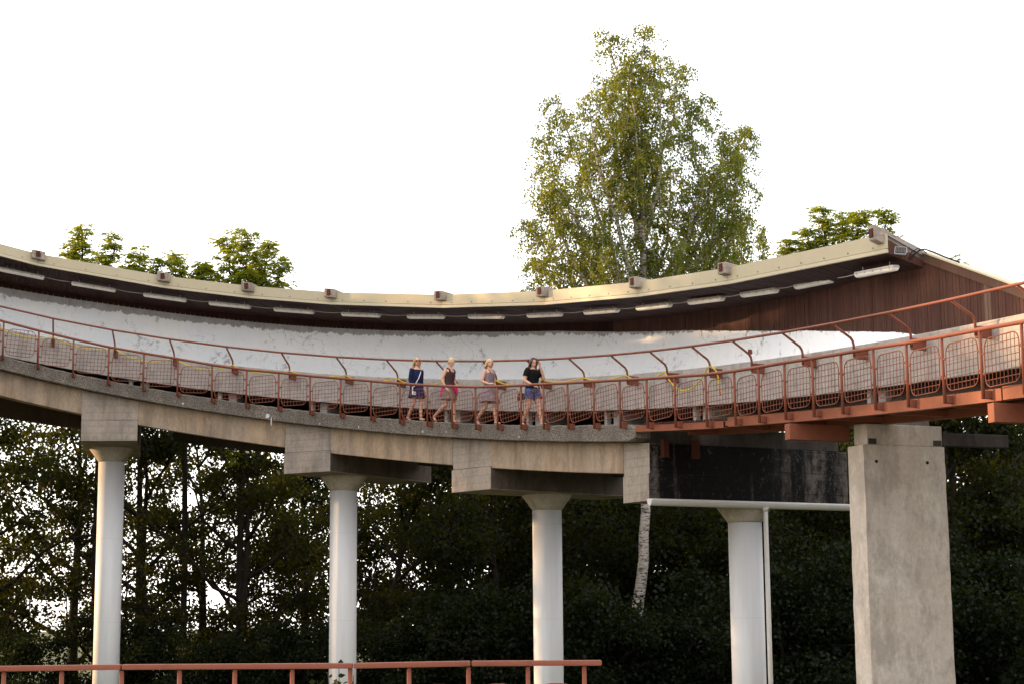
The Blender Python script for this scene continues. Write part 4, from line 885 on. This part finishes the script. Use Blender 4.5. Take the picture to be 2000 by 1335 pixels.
def fuse(mb, name, mat, vox, smooth=4):
    me = mb.mesh(name, mat); o = bpy.data.objects.new('tmp', me); C.objects.link(o)
    r = o.modifiers.new('r', 'REMESH'); r.mode = 'VOXEL'; r.voxel_size = vox; r.use_smooth_shade = True
    if smooth: s_ = o.modifiers.new('s', 'SMOOTH'); s_.factor = .5; s_.iterations = smooth
    dg = bpy.context.evaluated_depsgraph_get(); out = bpy.data.meshes.new_from_object(o.evaluated_get(dg), depsgraph=dg); out.name = name
    bpy.data.objects.remove(o); bpy.data.meshes.remove(me)
    if not out.materials: out.materials.append(mat)
    return out
def hand(mb, wrist, dirv, palm_n, curl=.5, size=1.0, mirror=1):
    d = unit(np.array(dirv, float)); nrm = unit(np.array(palm_n, float) - d * (np.array(palm_n) @ d)); sd = np.cross(d, nrm) * mirror; w = np.array(wrist, float)
    limb(mb, [w, w + d * .04 * size, w + d * .085 * size], [.021, .027, .026])
    for k, (o, L) in enumerate(((-.027, .062), (-.009, .074), (.009, .070), (.026, .056))):
        b = w + d * .088 * size + sd * o; L *= size; c1 = curl * .5; c2 = curl * 1.2
        m1 = b + (d * math.cos(c1) + nrm * math.sin(c1)) * L * .5; m2 = m1 + (d * math.cos(c2) + nrm * math.sin(c2)) * L * .5
        limb(mb, [b, m1, m2], [.0095, .0088, .0075], 8)
    b = w + d * .03 * size - sd * .028; td = unit(d * .75 - sd * .6 + nrm * .3); limb(mb, [b, b + td * .035, b + unit(td + d * .5) * .064], [.0115, .010, .0085], 8)
def person(lab, s, d, rz, skin_body, parts, extra):
    p = W(s, d, -.932); o = thing('person', lab, 'person', p, 'women walking on the walkway', (0, 0, rz))
    mb = MB(); skin_body(mb); child('body', fuse(mb, 'body', M['skin'], .0085, 3), o)
    for nm, me in parts: child(nm, me, o)
    return o
def torso(mb, z0=.84, lean=0, w=1.0):
    # pelvis to neck, (z, rx, ry)
    R = [(.80, .10, .085), (.86, .165 * w, .115 * w), (.93, .172 * w, .118 * w), (1.0, .148 * w, .102 * w), (1.08, .135 * w, .095 * w), (1.16, .148 * w, .104 * w), (1.24, .16 * w, .118 * w), (1.31, .165 * w, .105 * w), (1.365, .135 * w, .085), (1.40, .07, .06), (1.43, .05, .05)]
    loft(mb, [(0, lean * (z - .9), z, rx, ry) for z, rx, ry in R], 22)
    return R
def head_(mb, c, yaw=0, pitch=0):
    R = Matrix.Rotation(yaw, 3, 'Z') @ Matrix.Rotation(pitch, 3, 'X')
    def q(x, y, z): return np.array(c) + np.array(R @ Vector((x, y, z)))
    ellip(mb, q(0, 0, .015), (.074, .092, .092), 18, 12, R); ellip(mb, q(0, .02, -.045), (.055, .068, .068), 16, 10, R); ellip(mb, q(0, .055, -.085), (.028, .026, .022), 10, 7, R)
    ellip(mb, q(0, .094, -.022), (.0125, .018, .024), 8, 6, R); ellip(mb, q(0, .084, -.056), (.024, .012, .011), 8, 6, R)
    for sx in (-1, 1): ellip(mb, q(sx * .074, -.005, -.012), (.012, .02, .03), 8, 6, R); ellip(mb, q(sx * .03, .074, .012), (.02, .014, .012), 8, 6, R)
    return q, R
def face_parts(q, R, who):
    out = []
    e = MB()
    for sx in (-1, 1): ellip(e, q(sx * .031, .0855, .002), (.0135, .006, .0065), 8, 6, R)
    out.append(('eyes', e.mesh('eyes', M['eye'], True)))
    b = MB()
    for sx in (-1, 1): b.tube([q(sx * .014, .0905, .021), q(sx * .032, .088, .026), q(sx * .048, .079, .02)], .004, 5)
    out.append(('eyebrows', b.mesh('eyebrows', M[who])))
    m = MB(); ellip(m, q(0, .0925, -.055), (.022, .006, .006), 10, 6, R); out.append(('mouth', m.mesh('mouth', M['lips'], True)))
    return out
def sunglasses(q, on_head=False):
    g_ = MB(); dz, dy = (.098, -.055) if on_head else (.004, .004)
    for sx in (-1, 1):
        a, b = q(sx * .012, .094 + dy, .012 + dz), q(sx * .058, .078 + dy, .012 + dz); c, d_ = q(sx * .054, .076 + dy, -.026 + dz), q(sx * .02, .092 + dy, -.026 + dz); off = q(0, .008, 0) - q(0, 0, 0)
        g_.hexa([d_, c, c + off, d_ + off, a, b, b + off, a + off]); g_.tube([q(sx * .06, .078 + dy, .008 + dz), q(sx * .078, -.01 + dy, .006 + dz)], .004, 5)
    g_.tube([q(-.014, .1 + dy, .006 + dz), q(.014, .1 + dy, .006 + dz)], .004, 5)
    return ('sunglasses', g_.mesh('sunglasses', M['glass']))
def legs(mb, L, R_, w=1.0):
    for hip, knee, ank, toe in (L, R_):
        limb(mb, [hip, np.array(hip) * .5 + np.array(knee) * .5, knee], [.088 * w, .074 * w, .053 * w]); kn, an = np.array(knee), np.array(ank)
        limb(mb, [kn, kn * .68 + an * .32 + np.array([0, -.014, 0]), an], [.052 * w, .054 * w, .034]); t_ = np.array(toe); limb(mb, [an + np.array([0, -.02, -.03]), (an + t_) / 2 + np.array([0, 0, -.02]), t_], [.036, .034, .026])
def hair_long(q, mat, length, side=.0, seed=1, wave=.02, bun=False, vol=1.0):
    mb = MB(); rg_ = random.Random(seed); R3 = [q(1, 0, 0) - q(0, 0, 0), q(0, 1, 0) - q(0, 0, 0), q(0, 0, 1) - q(0, 0, 0)]
    Rm = Matrix([[R3[j][i] for j in range(3)] for i in range(3)])
    ellip(mb, q(0, -.016, .026), (.084 * vol, .097, .094), 18, 12, Rm); ellip(mb, q(0, -.045, -.02), (.075 * vol, .062, .085), 16, 10, Rm)
    if bun: ellip(mb, q(0, -.075, .085), (.036, .036, .034), 12, 8, Rm)
    else:
        for k in range(18):
            a = math.pi * (.02 + .96 * k / 17); x, y = .078 * vol * math.cos(a), -.035 - .055 * math.sin(a) + (.05 if k in (0, 1, 16, 17) else 0)
            b = q(x, y, .03); L = length * rg_.uniform(.86, 1.05); pts = [b]
            for j in (1, 2, 3, 4): pts.append(b + np.array([x * .22 * j / 4 + wave * math.sin(j * 2 + k), (-.012 - side * .0) * j, -L * j / 4]) + np.array([side * j * j / 16, 0, 0]))
            mb.tube(pts, [.02, .021, .02, .017, .008], 8)
        for sx in (-1, 1):
            b = q(sx * .055, .055, .06); mb.tube([b, q(sx * .083, .03, .0), q(sx * .088, .0, -.07)], [.014, .018, .014], 8)
    return ('hair', fuse(mb, 'hair', mat, .008, 2))
def sleeve(mb, pts, rs): mb.tube(pts, rs, 14, caps=False)
def shell(rings, mat, name, n=26, ripple=0, seed=0, extra=None):
    mb = MB(); loft(mb, rings, n, cap=False, ripple=ripple, seed=seed)
    if extra: extra(mb)
    me = mb.mesh(name, mat, True); return (name, me)
TOR = [(.86, .165, .115), (.93, .172, .118), (1.0, .148, .102), (1.08, .135, .095), (1.16, .148, .104), (1.24, .16, .118), (1.31, .165, .105), (1.36, .14, .086)]
def top_rings(z0, z1, off, w=1.0, lean=0):
    zs = np.linspace(z0, z1, 12); a = np.array(TOR)
    return [(0, lean * (z - .9), z, np.interp(z, a[:, 0], a[:, 1]) * w + off, np.interp(z, a[:, 0], a[:, 2]) * w + off) for z in zs]
def rzh(s, turn=0): return head(s) - math.pi / 2 + turn

# first woman: navy cardigan over a navy dress, white strap, sunglasses, long wavy blond hair
HD = {}
def b1(mb):
    torso(mb); limb(mb, [(0, 0, 1.38), (0, .01, 1.48)], [.05, .047]); HD['q'], HD['R'] = head_(mb, (0, .02, 1.565), math.radians(-34), math.radians(4))
    legs(mb, ((-.085, 0, .86), (-.075, .10, .46), (-.06, .10, .08), (-.06, .22, .03)), ((.085, 0, .86), (.075, -.02, .46), (.05, -.27, .14), (.05, -.19, .03)), .92)
    limb(mb, [(.165, 0, 1.34), (.215, -.02, 1.08)], [.046, .037]); limb(mb, [(.215, -.02, 1.08), (.215, .07, .85)], [.035, .025]); hand(mb, (.215, .075, .84), (-.05, .25, -1), (-1, 0, 0), .5)
    limb(mb, [(-.165, 0, 1.34), (-.205, -.04, 1.08)], [.046, .037]); limb(mb, [(-.205, -.04, 1.08), (-.2, -.02, .85)], [.035, .025]); hand(mb, (-.2, -.02, .84), (0, .1, -1), (1, 0, 0), .5, mirror=-1)
pm = MB(); 
def _fuse_first(f):
    mb = MB(); f(mb); return HD['q'], HD['R']
q, R = _fuse_first(b1)
def card(mb):
    sleeve(mb, [(.155, 0, 1.355), (.185, -.005, 1.28), (.222, -.02, 1.08), (.225, .03, .95), (.222, .06, .885)], [.062, .058, .05, .044, .05]); sleeve(mb, [(-.155, 0, 1.355), (-.185, -.01, 1.28), (-.212, -.04, 1.08), (-.21, -.03, .95), (-.205, -.02, .885)], [.062, .058, .05, .044, .05])
p1 = person('woman in navy cardigan and sunglasses, leftmost of the four walkers', -4.03, .72, rzh(-4.0, math.radians(0)), b1,
    face_parts(q, R, 'blond') + [hair_long(q, M['blond'], .30, seed=2, wave=.016, vol=1.08), sunglasses(q),
    shell(top_rings(.90, 1.345, .010), M['navy_dress'], 'dress_top'), shell([(0, 0, z, rx, ry) for z, rx, ry in ((.95, .172, .128), (.86, .198, .15), (.76, .215, .17), (.66, .232, .19), (.61, .236, .195))], M['navy_dress'], 'dress_skirt', ripple=.06),
    shell([(0, -.012, z, np.interp(z, [.8, 1.36], [.205, .168]), np.interp(z, [.8, 1.36], [.128, .112])) for z in np.linspace(.80, 1.33, 10)] + [(0, -.02, 1.365, .135, .085), (0, -.03, 1.392, .088, .062)], M['navy'], 'cardigan', extra=card)], None)
mb = MB(); mb.tube([(-.10, .045, 1.385), (-.02, .128, 1.26), (.07, .145, 1.10), (.16, .13, .96), (.20, .09, .86)], .012, 6); sb = child('bag_strap', mb.mesh('bag_strap', M['white_strap']), p1)
bagp = W(-4.03, .72, -.932); rzb = rzh(-4.0, math.radians(0))
bag = thing('shoulder_bag', 'small white bag hanging at the hip of the woman in navy', 'bag', bagp + np.array([.20 * math.cos(rzb) - .10 * math.sin(rzb), .20 * math.sin(rzb) + .10 * math.cos(rzb), .66]), None, (0, 0, rzb))
child('pouch', MB().hexa([(-.05, -.03, 0), (.05, -.03, 0), (.05, .03, 0), (-.05, .03, 0), (-.045, -.02, .2), (.045, -.02, .2), (.045, .02, .2), (-.045, .02, .2)]).mesh('pouch', M['white_strap'], bevel=.012), bag)
child('flap', MB().box((0, .030, .15), (.048, 0, 0), (0, .006, 0), (0, 0, .05)).mesh('flap', M['navy']), bag)

# second woman: plum tank top, grey skirt with pink top tied round the hips, fair hair in a bun
def b2(mb):
    torso(mb, lean=.06); limb(mb, [(0, .03, 1.38), (0, .055, 1.48)], [.05, .045]); HD['q'], HD['R'] = head_(mb, (0, .085, 1.56), math.radians(-22), math.radians(-24))
    legs(mb, ((-.085, 0, .86), (-.08, .10, .47), (-.07, .12, .08), (-.07, .24, .03)), ((.085, 0, .86), (.085, -.05, .46), (.08, -.42, .20), (.08, -.36, .06)))
    limb(mb, [(.165, .02, 1.34), (.225, -.06, 1.10)], [.05, .04]); limb(mb, [(.225, -.06, 1.10), (.215, .06, .90)], [.038, .026]); hand(mb, (.21, .065, .89), (-.15, .5, -.85), (-1, 0, .2), .25)
    limb(mb, [(-.165, .02, 1.34), (-.215, .0, 1.09)], [.05, .04]); limb(mb, [(-.215, .0, 1.09), (-.2, .14, .90)], [.038, .026]); hand(mb, (-.2, .145, .89), (0, .4, -1), (1, 0, 0), .4, mirror=-1)
q, R = _fuse_first(b2)
def tied(mb):
    mb.tube([(.12, .10, .96), (.05, .15, .88), (.06, .16, .76)], [.03, .045, .03], 10); mb.tube([(-.10, .11, .96), (-.06, .16, .86), (-.10, .165, .70)], [.03, .05, .035], 10)
person('fair haired woman in plum tank top with pink cloth tied round hips', -2.82, .70, rzh(-2.8, math.radians(10)), b2,
    face_parts(q, R, 'pale_blond') + [hair_long(q, M['pale_blond'], .1, seed=3, bun=True),
    shell(top_rings(.93, 1.30, .010, lean=.06), M['plum'], 'tank_top', extra=lambda mb: [mb.tube([(sx * .10, .125, 1.29), (sx * .095, .09, 1.37), (sx * .09, .02, 1.40), (sx * .095, -.06, 1.36), (sx * .10, -.09, 1.29)], .024, 8) for sx in (-1, 1)]),
    shell([(0, 0, z, rx, ry) for z, rx, ry in ((.97, .165, .122), (.88, .192, .142), (.78, .205, .158), (.68, .215, .175), (.60, .215, .19))], M['tweed'], 'skirt', ripple=.04),
    shell([(0, -.02, z, rx, ry) for z, rx, ry in ((.985, .172, .128), (.93, .19, .14), (.88, .20, .145))], M['pink'], 'tied_pink_top', extra=tied),
    shell([(0, -.10, z, rx, ry) for z, rx, ry in ((.93, .17, .07), (.80, .19, .09), (.68, .205, .11))], M['pink'], 'hanging_pink_top', ripple=.05)], None)

# third woman: small print sundress, fair hair tied back, hand on the rail side
def b3(mb):
    torso(mb); limb(mb, [(0, 0, 1.38), (0, .01, 1.47)], [.05, .045]); HD['q'], HD['R'] = head_(mb, (0, .02, 1.545), math.radians(-30), math.radians(8))
    legs(mb, ((-.085, 0, .86), (-.08, .12, .46), (-.06, .16, .08), (-.06, .28, .03)), ((.085, 0, .86), (.085, -.04, .45), (.075, -.34, .15), (.075, -.26, .03)), .95)
    limb(mb, [(.165, 0, 1.33), (.205, -.07, 1.08)], [.047, .038]); limb(mb, [(.205, -.07, 1.08), (.17, .12, 1.00)], [.036, .026]); hand(mb, (.165, .125, 1.0), (-.4, .9, .05), (-.2, 0, -1), .6)
    limb(mb, [(-.165, 0, 1.33), (-.205, .0, 1.08)], [.047, .038]); limb(mb, [(-.205, .0, 1.08), (-.20, .10, .86)], [.036, .026]); hand(mb, (-.2, .105, .85), (0, .3, -1), (1, 0, 0), .4, mirror=-1)
q, R = _fuse_first(b3)
person('woman in small print sundress, third of the four walkers', -1.27, .68, rzh(-1.2, math.radians(14)), b3,
    face_parts(q, R, 'pale_blond') + [hair_long(q, M['pale_blond'], .15, seed=4, wave=.01),
    shell(top_rings(.96, 1.285, .011), M['print'], 'bodice', extra=lambda mb: [mb.tube([(sx * .085, .125, 1.27), (sx * .09, .09, 1.36), (sx * .085, .0, 1.41), (sx * .085, -.07, 1.35), (sx * .09, -.1, 1.28)], .011, 6) for sx in (-1, 1)]),
    shell([(0, 0, z, rx, ry) for z, rx, ry in ((.985, .162, .118), (.90, .195, .145), (.80, .22, .17), (.68, .25, .205), (.57, .27, .235))], M['print'], 'flared_skirt', ripple=.07, seed=2)], None)

# fourth woman: black T-shirt, denim shorts, hand at her long brown hair
def b4(mb):
    torso(mb, lean=.04, w=1.12); limb(mb, [(0, .02, 1.38), (0, .04, 1.47)], [.056, .05]); HD['q'], HD['R'] = head_(mb, (.015, .06, 1.535), math.radians(-30), math.radians(-20))
    legs(mb, ((-.10, 0, .86), (-.11, .12, .46), (-.10, .20, .08), (-.10, .32, .03)), ((.10, 0, .86), (.10, -.04, .46), (.09, -.26, .11), (.09, -.18, .03)), 1.15)
    limb(mb, [(.18, .02, 1.335), (.245, -.03, 1.09)], [.058, .046]); limb(mb, [(.245, -.03, 1.09), (.17, .17, .96)], [.044, .029]); hand(mb, (.165, .175, .955), (-.5, .8, -.3), (-.3, 0, -1), .5)
    limb(mb, [(-.18, .02, 1.335), (-.27, .12, 1.16)], [.058, .046]); limb(mb, [(-.27, .12, 1.16), (-.145, .13, 1.43)], [.044, .029]); hand(mb, (-.14, .13, 1.445), (.3, -.15, 1), (1, .2, 0), .7, mirror=-1)
q, R = _fuse_first(b4)
def tee(mb):
    sleeve(mb, [(.15, .02, 1.36), (.20, .01, 1.30), (.228, -.01, 1.19)], [.075, .074, .07]); sleeve(mb, [(-.15, .02, 1.36), (-.20, .05, 1.31), (-.245, .085, 1.22)], [.075, .074, .07])
def legsh(mb):
    mb.tube([(-.10, .0, .88), (-.105, .05, .74), (-.108, .075, .66)], [.112, .114, .118], 16, caps=False); mb.tube([(.10, 0, .88), (.10, -.015, .74), (.10, -.02, .66)], [.112, .114, .118], 16, caps=False)
p4 = person('woman in black T-shirt and denim shorts touching her brown hair', .43, .68, rzh(.4, math.radians(10)), b4,
    face_parts(q, R, 'brown_hair') + [hair_long(q, M['brown_hair'], .30, side=.05, seed=5, wave=.018, vol=1.12), sunglasses(q, True),
    shell(top_rings(.88, 1.335, .016, w=1.13, lean=.04) + [(0, .012, 1.368, .14, .09), (0, .008, 1.39, .098, .072)], M['black'], 't_shirt', extra=tee),
    shell([(0, 0, z, rx, ry) for z, rx, ry in ((.99, .182, .132), (.92, .205, .146), (.84, .214, .15), (.80, .205, .14))], M['denim'], 'denim_shorts', extra=legsh)], None)
bp = W(.43, .68, -.932); rzb = rzh(.4, math.radians(10)); off = np.array([.24, -.16])
bag = thing('shoulder_bag', 'dark bag at the hip of the woman in denim shorts', 'bag', bp + np.array([off[0] * math.cos(rzb) - off[1] * math.sin(rzb), off[0] * math.sin(rzb) + off[1] * math.cos(rzb), .62]), None, (0, 0, rzb))
child('pouch', MB().hexa([(-.045, -.10, 0), (.045, -.10, 0), (.045, .10, 0), (-.045, .10, 0), (-.03, -.08, .17), (.03, -.08, .17), (.03, .08, .17), (-.03, .08, .17)]).mesh('pouch', M['leather'], bevel=.02), bag)
child('strap', MB().tube([(0, -.07, .16), (-.06, .02, .42), (-.12, .12, .70)], .008, 6).mesh('strap', M['leather']), bag)
